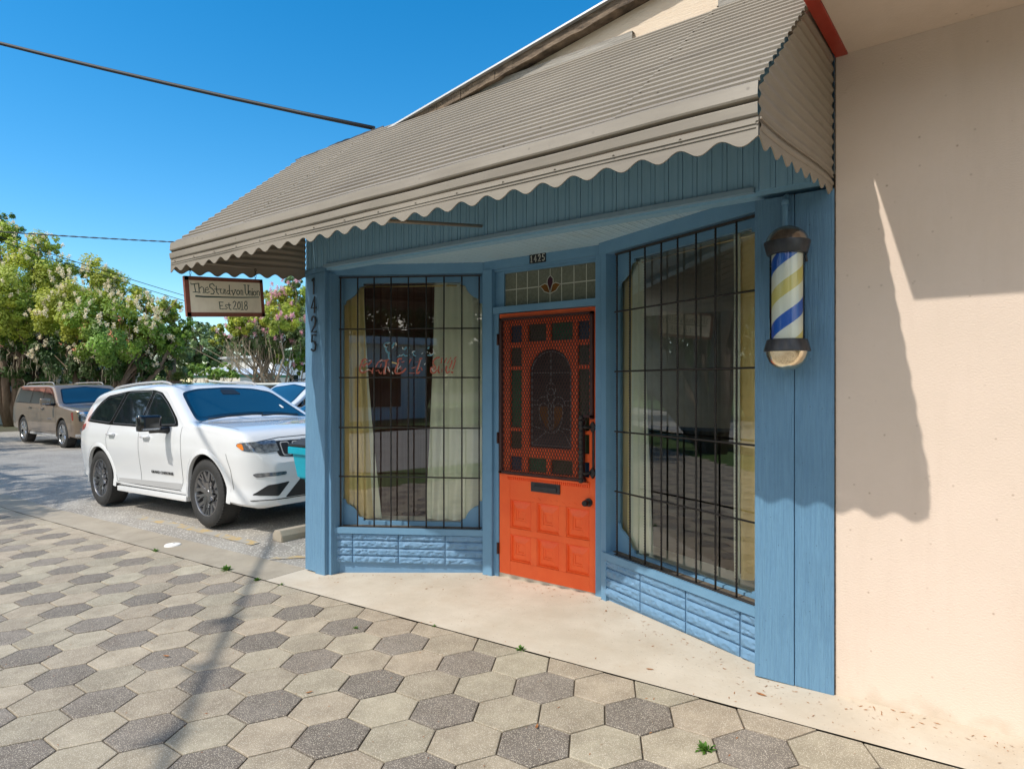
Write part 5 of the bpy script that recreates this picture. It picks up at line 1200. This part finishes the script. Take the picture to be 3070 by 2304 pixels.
def badge(P, pt, text, x0, x1, z, h, mat, s=-1):
    cu = bpy.data.curves.new('f', 'FONT'); cu.body = text; cu.size = 1; cu.extrude = .02; o = bpy.data.objects.new('f', cu); col.objects.link(o)
    dg = bpy.context.evaluated_depsgraph_get(); me = bpy.data.meshes.new_from_object(o.evaluated_get(dg)); bpy.data.objects.remove(o)
    b = bmesh.new(); b.from_mesh(me); w = max(v.co.x for v in b.verts); hh = max(v.co.y for v in b.verts)
    for v in b.verts:
        x = x0+(x1-x0)*v.co.x/w; zz = z+h*v.co.y/hh; l, n_ = pt.cast(x, zz, 'R'); dd = .004+.004*(v.co.z > 0); v.co = Vector((x, (l.y if l else -.95)-dd, zz))
    return P('badge', b, mat)
badge(P, pt, 'GRAND CHEROKEE', .10, .68, .535, .034, 'trim_black')
bm = NB(); tube(bm, [(1.02, -.66, 1.20), (.98, -.35, 1.235), (.96, .1, 1.25)], .010, 6); P('wiper', bm, 'trim_black')
bm = NB(); tube(bm, [(1.02, .05, 1.222), (.98, .35, 1.235), (.97, .62, 1.215)], .010, 6); P('wiper', bm, 'trim_black')
# brown SUV
pb = dict(w=1.0, cat='suv', paint='car_brown', lip=.004, archr=.47, axles=(-1.65, 1.65), tr=.405, tw=.27, rim='rim_chrome', style='V', handle='car_black', mirmat='car_brown', railmat='grey_trim', stepmat='grey_trim',
  top=[(-2.85, .75), (-2.83, 1.15), (-2.75, 1.55), (-2.68, 1.78), (-2.2, 1.84), (-1.0, 1.86), (.0, 1.86), (.45, 1.82), (.75, 1.63), (1.05, 1.40), (1.30, 1.255), (1.5, 1.235), (2.2, 1.19), (2.60, 1.14), (2.72, 1.08), (2.80, .95)],
  bot=[(-2.85, .5), (-2.7, .42), (-1.2, .36), (1.2, .36), (2.5, .30), (2.8, .34)],
  plan=[(-2.85, .86), (-2.75, .96), (-2.3, 1.0), (2.3, 1.0), (2.55, .98), (2.70, .90), (2.80, .72)],
  rad=[(-2.85, .1), (-1.0, .12), (.4, .10), (1.2, .08), (1.5, .10), (2.8, .09)],
  side=[(.3, .96), (.5, .985), (.75, 1.0), (1.1, .99), (1.2, .965), (1.4, .92), (1.7, .85), (1.8, .81)],
  pillar=[[(1.12, 1.23), (.55, 1.66), (.32, 1.745), (-2.35, 1.735), (-2.62, 1.30), (-2.5, 1.255)]],
  glass=[[(1.0, 1.255), (.52, 1.61), (.30, 1.705), (.02, 1.715), (.02, 1.255)], [(-.10, 1.255), (-.10, 1.715), (-1.0, 1.71), (-1.02, 1.27)], [(-1.14, 1.275), (-1.12, 1.71), (-2.28, 1.70), (-2.50, 1.31)]],
  shield_out=[(-.83, 1.25), (0, 1.29), (.83, 1.25), (.70, 1.70), (0, 1.775), (-.70, 1.70)], shield=[(-.79, 1.29), (0, 1.33), (.79, 1.29), (.67, 1.675), (0, 1.745), (-.67, 1.675)], rear=[(-.7, 1.2), (.7, 1.2), (.62, 1.65), (-.62, 1.65)],
  seams=[[(1.18, 1.22), (1.2, .9), (1.14, .45)], [(-.04, 1.23), (-.03, .46), (1.13, .45)], [(-1.08, 1.24), (-1.15, 1.0), (-1.05, .6), (-1.0, .46), (-.04, .46)], [(2.35, 1.05), (2.36, .5)]], fseams=[[(-.75, 1.1), (.75, 1.1)]], tseams=[[(1.3, -.86), (2.6, -.84)], [(1.3, .86), (2.6, .84)]],
  patches=[('headlight', [(-.57, .80), (-.57, 1.06), (-.93, 1.06), (-.90, .80)], 'F', 'chrome', .006), ('headlight', [(.57, .80), (.57, 1.06), (.93, 1.06), (.90, .80)], 'F', 'chrome', .006), ('lamp_lens', [(-.61, .84), (-.61, 1.02), (-.87, 1.02), (-.86, .84)], 'F', 'lamp_lens', .012), ('lamp_lens', [(.61, .84), (.61, 1.02), (.87, 1.02), (.86, .84)], 'F', 'lamp_lens', .012),
   ('grille', [(-.52, .78), (-.52, 1.06), (.52, 1.06), (.52, .78)], 'F', 'chrome', .006), ('grille_mesh', [(-.47, .82), (-.47, 1.02), (.47, 1.02), (.47, .82)], 'F', 'trim_black', .012),
   ('fog_light', [(-.58, .47), (-.58, .60), (-.88, .60), (-.86, .47)], 'F', 'chrome', .006), ('fog_light', [(.58, .47), (.58, .60), (.88, .60), (.86, .47)], 'F', 'chrome', .006), ('fog_lens', [(-.62, .50), (-.62, .575), (-.84, .575), (-.83, .50)], 'F', 'trim_black', .012),
   ('side_lamp', [(2.42, .82), (2.36, 1.02), (2.44, 1.07), (2.50, .82)], 'R', 'tail_red', .004), ('lower_bumper', [(-.94, .34), (-.95, .44), (.95, .44), (.94, .34)], 'F', 'grey_trim', .004)],
  handles=[(.12, 1.11), (-.95, 1.12)], mirror=(.92, 1.33), rail=(-2.4, .1, .68))
c2, pt2, P2 = make_car('parked_suv', 'large metallic brown SUV parked under the white flowering tree', (-23.5, 8.08, -.272), 0, pb)
badge(P2, pt2, 'YUKON', .55, .85, .80, .045, 'chrome')
# cars in the row behind the white SUV
def vary(base, **k):
    d = dict(base); d.update(k); return d
pw = vary(pb, paint='car_pearl', handle='car_pearl', mirmat='car_black', rim='rim_chrome', railmat='trim_black', stepmat='car_pearl', rail=(-2.2, .15, .68))
make_car('parked_suv', 'pale silver white SUV with roof rails parked behind the nearer white SUV', (-14.6, 10.4, -.20), -pi/2, pw)
pg = vary(pj, paint='car_silver', cat='car', handle='car_silver', rim='rim_chrome', railmat='car_silver', rail=(-1.6, -.2, .5))
make_car('parked_car', 'silver grey car half hidden behind the blue corner post', (-11.45, 9.15, -.24), -pi/2, pg)
pd = vary(pj, paint='car_black', cat='car', handle='car_black', railmat='trim_black', rail=(-1.5, -.1, .55))
c5, pt5, P5 = make_car('parked_car', 'dark car with a long pale board on its roof behind the nearest white SUV', (-19.0, 11.8, -.26), -pi/2, pd)
sb = thing('surfboard', 'long pale board with wooden edge lying on the roof of the dark parked car', 'surfboard', (-19.0, 11.8, 1.52))
bm = NB(); pv = None
for k in range(25):
    t = k/24; yb_ = 9.9+3.6*t; hw = .34*sin(pi*min(1, .04+t*.96))**.6+.01; zz = 1.55+.10*(2*t-1)**2
    c = [bm.verts.new((-19.0+a*hw, yb_, zz+b)) for a, b in ((-1, 0), (-.7, .045), (0, .06), (.7, .045), (1, 0), (.6, -.04), (-.6, -.04))]
    if pv:
        for i in range(7): bm.faces.new([pv[i], c[i], c[(i+1) % 7], pv[(i+1) % 7]])
    pv = c
bmesh.ops.recalc_face_normals(bm, faces=bm.faces); obj('board', bm, 'sign_cream', sb, smooth=True)
for yy in (11.0, 12.4):
    bm = NB(); tube(bm, [(-19.6, yy, 1.44), (-19.55, yy, 1.50), (-18.45, yy, 1.50), (-18.4, yy, 1.44)], .018, 6); obj('strap_bar', bm, 'trim_black', sb)
# ---------------- vegetation, background buildings, poles, cables ----------------
import numpy as np
FPX = 1418.0
RT = Vector((cos(PSI), sin(PSI), 0)); FW = Vector((-sin(PSI), cos(PSI), 0))
def at(px, py, d):
    """world point of a survey pixel (2212 wide photograph) at depth d metres"""
    return Vector((0, 0, 1.565))+(RT*((px-1106)/FPX)+FW+Vector((0, 0, (830-py)/FPX)))*d
def leafmesh(name, cent, size, mat, parent, rs, up=.4, asp=.5, tints=None, outd=None):
    n = len(cent); c = np.array(cent, dtype=np.float64)
    nrm = rs.normal(size=(n, 3)); nrm[:, 2] = np.abs(nrm[:, 2])+up; nrm = nrm*.75+(outd*1.5 if outd is not None else 0); nrm /= np.linalg.norm(nrm, axis=1)[:, None]
    a = rs.normal(size=(n, 3)); u = np.cross(nrm, a); u /= np.linalg.norm(u, axis=1)[:, None]; v = np.cross(nrm, u)
    s = size*rs.uniform(.6, 1.3, size=(n, 1)); 
    P = np.stack([c-u*s, c+v*s*asp, c+u*s, c-v*s*asp], 1).reshape(-1, 3)
    l, rz = root_loc(parent); P -= np.array(l)
    me = bpy.data.meshes.new(name); me.vertices.add(n*4); me.vertices.foreach_set('co', P.ravel()); me.loops.add(n*4); me.loops.foreach_set('vertex_index', np.arange(n*4))
    me.polygons.add(n); me.polygons.foreach_set('loop_start', np.arange(0, n*4, 4)); me.polygons.foreach_set('loop_total', np.full(n, 4)); me.update(calc_edges=True)
    me.materials.append(M[mat])
    if tints is not None:
        ca = me.color_attributes.new('tint', 'FLOAT_COLOR', 'POINT'); t = np.repeat(tints, 4, axis=0); ca.data.foreach_set('color', np.concatenate([t, np.ones((n*4, 1))], 1).ravel())
    o = bpy.data.objects.new(name, me); col.objects.link(o); o.parent = parent; return o
CP_OUT = []
def clump_points(rs, c, r, n, flat=.8, sub=26, fill=.55):
    """leaf centres gathered in sub-clumps over an ellipsoid's volume, denser at the skin"""
    d = rs.normal(size=(sub, 3)); d /= np.linalg.norm(d, axis=1)[:, None]; rr = rs.uniform(fill, 1, size=(sub, 1))
    sc = d*rr*r*np.array([1, 1, flat]); k = rs.integers(0, sub, n); sr = rs.uniform(.16, .32, size=sub)*r
    off = rs.normal(size=(n, 3)); off /= np.linalg.norm(off, axis=1)[:, None]; off *= (rs.uniform(.2, 1, size=(n, 1))**.6)*sr[k][:, None]
    tb = rs.uniform(.72, 1.22, size=(sub, 1)); wy = rs.uniform(-.1, .12, size=(sub, 1))
    t = np.concatenate([tb*(1+wy), tb, tb*(1-wy)], 1)[k]*rs.uniform(.85, 1.15, size=(n, 1))
    q = sc[k]+off; CP_OUT.append(q/(np.linalg.norm(q, axis=1)[:, None]+1e-6)*.6+off/(np.linalg.norm(off, axis=1)[:, None]+1e-6)*.6)
    return np.array(c)+q, t
def branches(bm, base, tips, r0, rs, mid=.45):
    base = Vector(base)
    for t in tips:
        t = Vector(t); m1 = base+(t-base)*.33+Vector(rs.normal(size=3)*.12*(t-base).length*.5); m1.z = base.z+(t.z-base.z)*.42; m2 = base+(t-base)*.68+Vector(rs.normal(size=3)*.06*(t-base).length)
        tube(bm, [base-Vector((0, 0, .1)), m1, m2, t], [r0, r0*.72, r0*.45, r0*.15], 8)
        for q in range(4):
            s = m2 if q % 2 else m1; e = t+Vector(rs.normal(size=3)*(t-base).length*.07); tube(bm, [s, (s+e)/2+Vector(rs.normal(size=3)*.15), e], [r0*.32, r0*.2, r0*.06], 5)
def tree(name, label, base, clumps, dens, lsize, mats, seed, r0=.16, bark='bark', tips=None, blossom=None, moss=None, group=None, cat='tree', flat=.85, stems=None):
    """clumps: (centre, radius, material index)"""
    rs = np.random.default_rng(seed); t = thing(name, label, cat, tuple(base), 0, group)
    by = {}
    for c, r, mi in clumps:
        n = int(dens*r*r); p, tt = clump_points(rs, c, r, n, flat, sub=max(10, int(16+r*6))); by.setdefault(mi, []).append((p, tt, CP_OUT[-1]))
    first = None
    for mi, L_ in by.items():
        o = leafmesh('crown', np.concatenate([a[0] for a in L_]), lsize, mats[mi], t, rs, tints=np.concatenate([a[1] for a in L_]), outd=np.concatenate([a[2] for a in L_]))
    bm = NB(); tp = tips or [c for c, r, mi in clumps if r > .5*max(r_ for _, r_, _ in clumps)]
    if stems:
        for k, s in enumerate(stems): branches(bm, s, tp[k::len(stems)] or tp[:1], r0, rs)
    else: branches(bm, base, tp, r0, rs)
    obj('trunk', bm, bark, t, smooth=True)
    if blossom:
        bmat, nb_, bs = blossom; P_ = []
        cam_ = np.array([0, 0, 1.5])
        tot = sum(r*r for _, r, _ in clumps)
        for c, r, mi in clumps:
            c = np.array(c)
            for _ in range(int(nb_*r*r/tot)):
                d = rs.normal(size=3); d[2] = abs(d[2])*.8+.0; d /= np.linalg.norm(d); 
                if rs.random() < .6:
                    v = cam_-c; v /= np.linalg.norm(v); d = d+v*.9; d /= np.linalg.norm(d)
                q = c+d*r*rs.uniform(.92, 1.14)*np.array([1, 1, flat]); m = int(rs.uniform(26, 60)); ax = rs.normal(size=3)*.3+np.array([0, 0, 1])
                P_.append(q+rs.normal(size=(m, 3))*bs*.5+np.outer(rs.uniform(-1, 1, m), ax)*bs*.9)
        leafmesh('blossom', np.concatenate(P_), bs*.42, bmat, t, rs, asp=.8)
    if moss:
        bm = NB(); V = []
        for (mx, my, mz), w, L_, n in moss:
            for k in range(n):
                x, y = mx+rs.normal()*w, my+rs.normal()*w; z = mz+rs.normal()*w*.8; l = L_*rs.uniform(.15, 1.0)
                V.append(((x, y, z), l))
        for (x, y, z), l in V:
            pv = None; a = rs.uniform(0, pi); ww = rs.uniform(.006, .018)*1.2
            for k in range(5):
                tt = k/4; c = Vector((x+.07*l*rs.normal()*.6, y+.07*l*rs.normal()*.6, z-l*tt)); q = Vector((cos(a), sin(a), 0))*ww*(1-tt*.75)
                cur = [bm.verts.new(c-q), bm.verts.new(c+q)]
                if pv: bm.faces.new([pv[0], pv[1], cur[1], cur[0]])
                pv = cur
        obj('hanging_moss', bm, 'moss', t)
    return t
def PC(L_, d):   # (px, py, radius px, mat[, dd])
    return [(tuple(at(q[0], q[1], d+(q[4] if len(q) > 4 else 0))), q[2]/FPX*d, q[3]) for q in L_]
def groundat(px, d):
    p = at(px, 830, d); return Vector((p.x, p.y, H(p.x, p.y)-.02))
T1 = PC([(-60, 600, 110, 0), (20, 545, 72, 0), (90, 570, 70, 0), (40, 640, 95, 0, -1), (150, 610, 75, 0), (-10, 720, 95, 1), (90, 700, 95, 1), (60, 775, 62, 2), (-40, 500, 60, 0), (70, 800, 45, 2), (8, 795, 55, 2), (125, 795, 48, 2), (-5, 660, 60, 0, -2), (15, 492, 36, 1), (95, 525, 32, 0), (-70, 790, 60, 2)], 29)  # upper clumps coloured as sunlit, lower ones as shaded
b1 = groundat(22, 29)
tree('crape_myrtle', 'big crape myrtle with white blossoms at the left edge, its trunk beside the brown SUV', b1, T1, 2700, .07, ['leaf_lime_lit', 'leaf_mid', 'leaf_dark'], 11, r0=.20, blossom=('blossom_white', 250, .072), moss=[(tuple(at(45, 760, 28)), .5, .8, 60)], stems=[b1, b1+Vector((.5, .3, 0))], tips=[c for c, r, m in T1[:10]])
T2 = PC([(205, 630, 66, 0), (270, 655, 62, 0), (170, 690, 85, 0), (245, 715, 88, 1, -1), (310, 690, 62, 0), (330, 735, 58, 1), (355, 668, 34, 0), (150, 770, 66, 2), (225, 785, 62, 2), (290, 775, 55, 2), (380, 690, 32, 1), (372, 735, 34, 1), (345, 790, 30, 2), (215, 588, 32, 0), (260, 808, 30, 2), (180, 806, 34, 2), (310, 806, 24, 2), (395, 715, 22, 1)], 27)  # clump colours carry sun above and shade below
b2 = groundat(185, 27)
tree('crape_myrtle', 'wide crape myrtle with white blossoms directly behind the brown SUV', b2, T2, 2700, .07, ['leaf_lime_lit', 'leaf_mid', 'leaf_dark'], 12, r0=.18, blossom=('blossom_white', 270, .072), moss=[(tuple(at(p, q, 26.5)), .35, .7, 50) for p, q in ((240, 790), (120, 795), (180, 780))], stems=[b2, b2+Vector((.8, .9, 0))], tips=[c for c, r, m in T2[:12]])
T3 = PC([(600, 660, 50, 0), (640, 640, 44, 0), (560, 685, 46, 0), (512, 700, 34, 0), (480, 715, 20, 0), (650, 700, 52, 1), (590, 725, 55, 1), (540, 730, 38, 1), (625, 765, 36, 2), (665, 740, 40, 2), (630, 612, 22, 1), (470, 735, 16, 0), (560, 655, 30, 0), (500, 735, 26, 1), (610, 700, 48, 0), (655, 790, 26, 2), (530, 700, 36, 0, -1), (570, 745, 34, 1), (620, 735, 40, 1, -1), (600, 690, 40, 0, -2)], 31)  # sunlit lime painted on the upper clumps, duller green below
b3 = groundat(612, 31)
tree('crape_myrtle', 'crape myrtle with pink blossoms and grey hanging moss below the hanging sign', b3, T3, 3300, .07, ['leaf_lime_lit', 'leaf_gray', 'leaf_mid'], 13, r0=.085, bark='bark_pale', blossom=('blossom_pink', 190, .075),
     moss=[(tuple(at(507, 748, 30)), .26, 1.2, 60), (tuple(at(553, 740, 30)), .40, .9, 45), (tuple(at(590, 735, 30)), .3, .7, 25), (tuple(at(520, 770, 30)), .2, .8, 35), (tuple(at(640, 745, 30)), .25, .6, 25), (tuple(at(560, 700, 30)), .2, .6, 40)], stems=[b3, b3+Vector((1.1, .9, 0)), b3+Vector((-1.3, -.8, 0)), b3+Vector((.3, .4, 0))], tips=[c for c, r, m in T3])
for i, (L_, d, px, lab, ml) in enumerate((([(425, 745, 42, 0), (432, 712, 22, 0), (405, 770, 30, 0), (440, 785, 34, 1)], 58, 428, 'tall dark green oak behind the palmetto in the distance', ['leaf_gray', 'leaf_dark']), ([(475, 745, 36, 0), (466, 715, 20, 0), (495, 770, 36, 0), (480, 790, 30, 1), (520, 780, 24, 1)], 62, 478, 'distant grey green oak seen just below the hanging sign', ['leaf_gray', 'leaf_dark']),
      ([(425, 800, 22, 0), (455, 806, 18, 0), (400, 805, 16, 1)], 46, 430, 'round green bush above the roof of the nearest white SUV', ['leaf_mid', 'leaf_dark']), ([(485, 800, 22, 0), (505, 808, 16, 0), (468, 806, 15, 1)], 45, 488, 'green bush behind the board on the dark car roof', ['leaf_mid', 'leaf_mid']))):
    tree('oak_tree' if i < 2 else 'bush', lab, groundat(px, d), PC(L_, d), 700 if i < 2 else 900, .17 if i < 2 else .12, ml, 20+i, r0=.3 if i < 2 else .06, cat='tree' if i < 2 else 'bush')
def palm(label, base, hz, R0, nf, seed, lo=False):
    rs = random.Random(seed); t = thing('palmetto', label, 'palm', tuple(base)); top = Vector(base)+Vector((0, 0, hz)); bm = NB()
    for k in range(nf):
        az = rs.uniform(0, 2*pi); el = rs.uniform(-.5 if not lo else .1, 1.3); d = Vector((cos(az)*cos(el), sin(az)*cos(el), sin(el))); L = R0*rs.uniform(.8, 1.1); c = top+d*L*.45
        s = d.cross(Vector((0, 0, 1))).normalized(); u = s.cross(d).normalized(); tube(bm, [top, c], .012, 4, cap=False)
        for q in range(17):
            a = radians(-105+210*q/16); dd = (d*cos(a)+s*sin(a)).normalized(); Lq = L*.6*(1-.25*abs(a)/2); w = u.cross(dd)*.022*R0
            m_ = c+dd*Lq*.6+u*.03; e = c+dd*Lq-Vector((0, 0, Lq*.22)); bm.faces.new([bm.verts.new(p) for p in (c, m_+w, e, m_-w)])
    ca = bm.loops.layers.float_color.new('tint')
    for f in bm.faces:
        v = rs.uniform(.6, 1.2)
        for l in f.loops: l[ca] = (v*1.05, v, v*.9, 1)
    obj('fronds', bm, 'palm_leaf', t); bm = NB(); tube(bm, [Vector(base)-Vector((0, 0, .2)), Vector(base)+Vector((.05, 0, hz*.5)), top], [.22, .18, .16], 10); obj('trunk', bm, 'bark', t); return t
b = groundat(372, 33); palm('palmetto with yellow green fan leaves between the white flowering tree and the distant oaks', b, at(372, 755, 33).z-b.z, 1.35, 46, 3)
b = groundat(366, 35); palm('shorter palmetto low behind the yellow green one', b, at(366, 790, 35).z-b.z, 1.1, 36, 4)
b = groundat(384, 27); palm('low spiky palmetto just above the roof of the nearest white SUV', b, at(384, 822, 27).z-b.z, .5, 26, 5, True)
# shade tree on the verge, out of frame, and the trees over the road (seen in the windows)
TS = [((-23.5, .0, 4.6), 2.0, 0), ((-26, -.5, 6), 2.8, 0), ((-30, -1, 7), 3.2, 0), ((-27, .5, 3.4), 2.0, 0), ((-18.5, -2.8, 4.6), 1.9, 0), ((-21.5, -2.2, 5.0), 2.3, 0), ((-20.5, -3.6, 3.6), 1.6, 0), ((-24.5, -2.6, 5.2), 2.6, 0), ((-15.2, -2.6, 6.6), 2.0, 0), ((-17.0, -2.6, 6.2), 1.9, 0), ((-13.4, -2.0, 6.3), 1.2, 0), ((-16.8, -4.4, 7.0), 2.2, 0), ((-19, -2.8, 6.4), 2.0, 0), ((-14.2, -1.5, 5.8), .9, 0)]
tree('oak_tree', 'live oak on the grass verge shading the left end of the pavement', (-15.6, -2.2, H(-15.6, -2.2)), TS, 620, .10, ['leaf_dark'], 31, r0=.30, moss=[((-15, -2, 5.4), 1.0, .9, 80)])
for i, (x, y, s, hgt) in enumerate(((-30, -18, 4.2, 6.0), (-21, -20, 4.0, 6.2), (-42, -16, 4.6, 6.4), (-52, -8, 4.6, 6.5), (-58, 2, 4.6, 6.2), (-11, -27, 4.2, 6.6), (-2, -28, 4.6, 6.8), (7, -28, 4.4, 6.6), (15, -20, 4.0, 6.0))):
    g = H(x, y); tree('oak_tree', ['dark oak reflected in the right window, nearest the shop', 'dark oak across the road, second from the shop', 'dark oak farther along the road', 'broad oak far down the road', 'oak at the far end of the parking lot side', 'oak behind the white building across the road, left', 'oak behind the middle of the white building across the road', 'oak behind the white building across the road, right', 'oak at the road corner beyond the white building'][i], (x, y, g), [((x, y, g+hgt), s, 0), ((x-s*.6, y+s*.2, g+hgt*.75), s*.75, 0), ((x+s*.65, y-s*.1, g+hgt*.72), s*.75, 0), ((x+.2, y+s*.5, g+hgt*.55), s*.62, 0)], 300, .19, ['leaf_dark'], 40+i, r0=.34, group='oaks across the road')
ac = thing('commercial_building', 'low white building across the road, seen in the left window', 'building', (-4, -20, -.3)); bm = NB(); box(bm, -13, 4, -24, -18.5, -.6, 3.3); obj('wall', bm, 'white_wall', ac)
for k in range(5):
    bm = NB(); box(bm, -12+k*3.2, -10+k*3.2, -18.49, -18.44, .6, 2.3); obj('window', bm, 'car_glass', ac)
bm = NB(); box(bm, -13.3, 4.3, -24.3, -18.0, 3.3, 3.6); obj('roof', bm, 'white_roof', ac)
# poles
def pole(x, y, h, lab, r=.15):
    t = thing('utility_pole', lab, 'utility pole', (x, y, H(x, y)), 0, 'wooden utility poles'); g = H(x, y); bm = NB(); tube(bm, [(x, y, g-.2), (x, y, g+h*.5), (x+.03, y, g+h)], [r, r*.88, r*.75], 14); obj('shaft', bm, 'pole_wood', t)
    bm = NB(); box(bm, x-.9, x+.9, y-.05, y+.05, g+h-.6, g+h-.48); obj('crossarm', bm, 'pole_wood', t)
pole(-17.6, -2.6, 9.2, 'wooden utility pole on the verge behind the live oak'); pole(-12.5, 2.21, 7.6, 'wooden utility pole beside the parking lot just outside the left edge', .12); pole(8.2, -13.75, 7.6, 'wooden utility pole across the road to the right')
cable('cable', (-4.05, 3.47, 3.60), (-17.6, -2.6, 8.95), .30, .017, 'cable', 'thick black cable running from the shop roof up to the left')
cable('cable', at(-300, 478, 17), at(720, 535, 22), .10, .011, 'wire_grey', 'thin twisted grey cable passing behind the awning corner', twist=True)
cable('cable', at(-200, 445, 18), at(760, 735, 40), .25, .012, 'cable', 'upper of the two thin cables crossing the white flowering trees')
cable('cable', at(-200, 452, 18), at(760, 742, 40), .33, .012, 'cable', 'lower of the two thin cables crossing the white flowering trees')
cable('cable', (-12.5, 2.21, 6.6), (8.2, -13.75, 6.7), .20, .030, 'cable', 'heavy overhead cable bundle whose shadow crosses the pavers')
# background buildings
gc = lambda x, y: H(x, y)-.1
hb = thing('tile_roof_building', 'cream walled building with an orange tile roof behind the white flowering trees', 'building', (-40, 8, -.5))
bm = NB(); box(bm, -46, -38, -2, 16.4, -.8, 3.15); obj('wall', bm, 'cream_wall', hb)
bm = NB()
for k in range(40):
    y = -2.4+k*.475; V = [bm.verts.new(p) for p in ((-37.6, y, 3.1), (-37.6, y+.24, 3.2), (-37.6, y+.475, 3.1), (-42, y+.475, 5.6), (-42, y+.24, 5.7), (-42, y, 5.6))]
    bm.faces.new([V[0], V[1], V[4], V[5]]); bm.faces.new([V[1], V[2], V[3], V[4]])
box(bm, -46.2, -42, -2.4, 16.8, 3.2, 5.6); obj('roof', bm, 'roof_tile', hb)
bm = NB(); tube(bm, [(-37.9, 16.2, -.6), (-37.9, 16.2, 3.1)], .06, 6); obj('downpipe', bm, 'bark', hb)
bm = NB(); box(bm, -38.0, -37.95, 9.0, 10.2, .6, 2.0); obj('window', bm, 'car_glass', hb)
gb = thing('storage_building', 'low pale building with a green band under its white metal roof', 'building', (-47, 28, -.5))
bm = NB(); box(bm, -52, -45, 25.9, 30, -.8, 2.10); obj('wall', bm, 'cream_wall', gb); bm = NB(); box(bm, -52.1, -44.95, 25.85, 30.05, 2.10, 2.30); obj('band', bm, 'green_band', gb)
bm = NB(); V = [bm.verts.new(p) for p in ((-44.8, 25.7, 2.30), (-44.8, 30.2, 2.30), (-48.5, 30.2, 2.85), (-48.5, 25.7, 2.85), (-52.2, 25.7, 2.3), (-52.2, 30.2, 2.3))]; bm.faces.new(V[:4]); bm.faces.new([V[3], V[2], V[5], V[4]]); bm.faces.new([V[0], V[3], V[4]]); bm.faces.new([V[1], V[5], V[2]]); obj('roof', bm, 'white_roof', gb)
wb = thing('warehouse', 'tall white building behind the trunks of the pink flowering tree', 'building', (-52, 36, -.5))
bm = NB(); box(bm, -60, -50, 31.9, 44, -.8, 3.9); obj('wall', bm, 'white_wall', wb); bm = NB(); box(bm, -60.3, -49.7, 31.6, 44.3, 3.9, 4.1); obj('roof', bm, 'white_roof', wb)
for k in range(4):
    bm = NB(); box(bm, -50.0, -49.95, 32.6+k*2.6, 34.2+k*2.6, .8, 2.4); obj('window', bm, 'car_glass', wb)
# planting bed under the left tree
bm = NB(); x0_, y0_ = b1.x, b1.y
grid(bm, lin(x0_-3.5, x0_+2.2, 12), lin(y0_-3, y0_+7, 16), lambda x, y: (x, y, H(x, y)+.12*sm(0, .5, min(x-x0_+3.5, x0_+2.2-x, y-y0_+3, y0_+7-y))+.03*noise.noise(Vector((x, y, 0)))))
tag(obj('planting_bed', bm, 'earth', smooth=True), kind='structure')
bt = thing('ball_moss', 'tufts of moss clinging to the heavy overhead cable bundle', 'moss', (-4.8, -3.7, 6.3)); rs_ = np.random.default_rng(77); bm = NB()
for f in (.31, .34, .37, .40, .44, .47):
    p = Vector((-12.5, 2.21, 6.6)).lerp(Vector((8.2, -13.75, 6.7)), f)-Vector((0, 0, .25*4*f*(1-f)))
    for k in range(120):
        d = Vector(rs_.normal(size=3)).normalized()*rs_.uniform(.05, .17); s = d.cross(Vector((0, 0, 1))).normalized()*.008; bm.faces.new([bm.verts.new(q) for q in (p-s, p+d, p+s)])
obj('tuft', bm, 'moss', bt)

rs_ = np.random.default_rng(5); Pn = []; tn = []
for k in range(330):
    a = rs_.uniform(0, 2*pi); rr = rs_.uniform(92, 118); c = np.array([rr*cos(a), rr*sin(a), H(max(-40, min(6, rr*cos(a))), 0)+rs_.uniform(1.5, 4.0)]); r = rs_.uniform(3.5, 6)
    p, t = clump_points(rs_, c, r, 170, .75, 14); Pn.append(p); tn.append(t)
fw_ = thing('tmp', 'x', 'x'); o = leafmesh('distant_wood', np.concatenate(Pn), .8, 'leaf_gray', fw_, rs_, tints=np.concatenate(tn)); o.parent = None; bpy.data.objects.remove(fw_)
tag(o, 'far off line of woods closing the horizon all round', 'woods', kind='stuff')
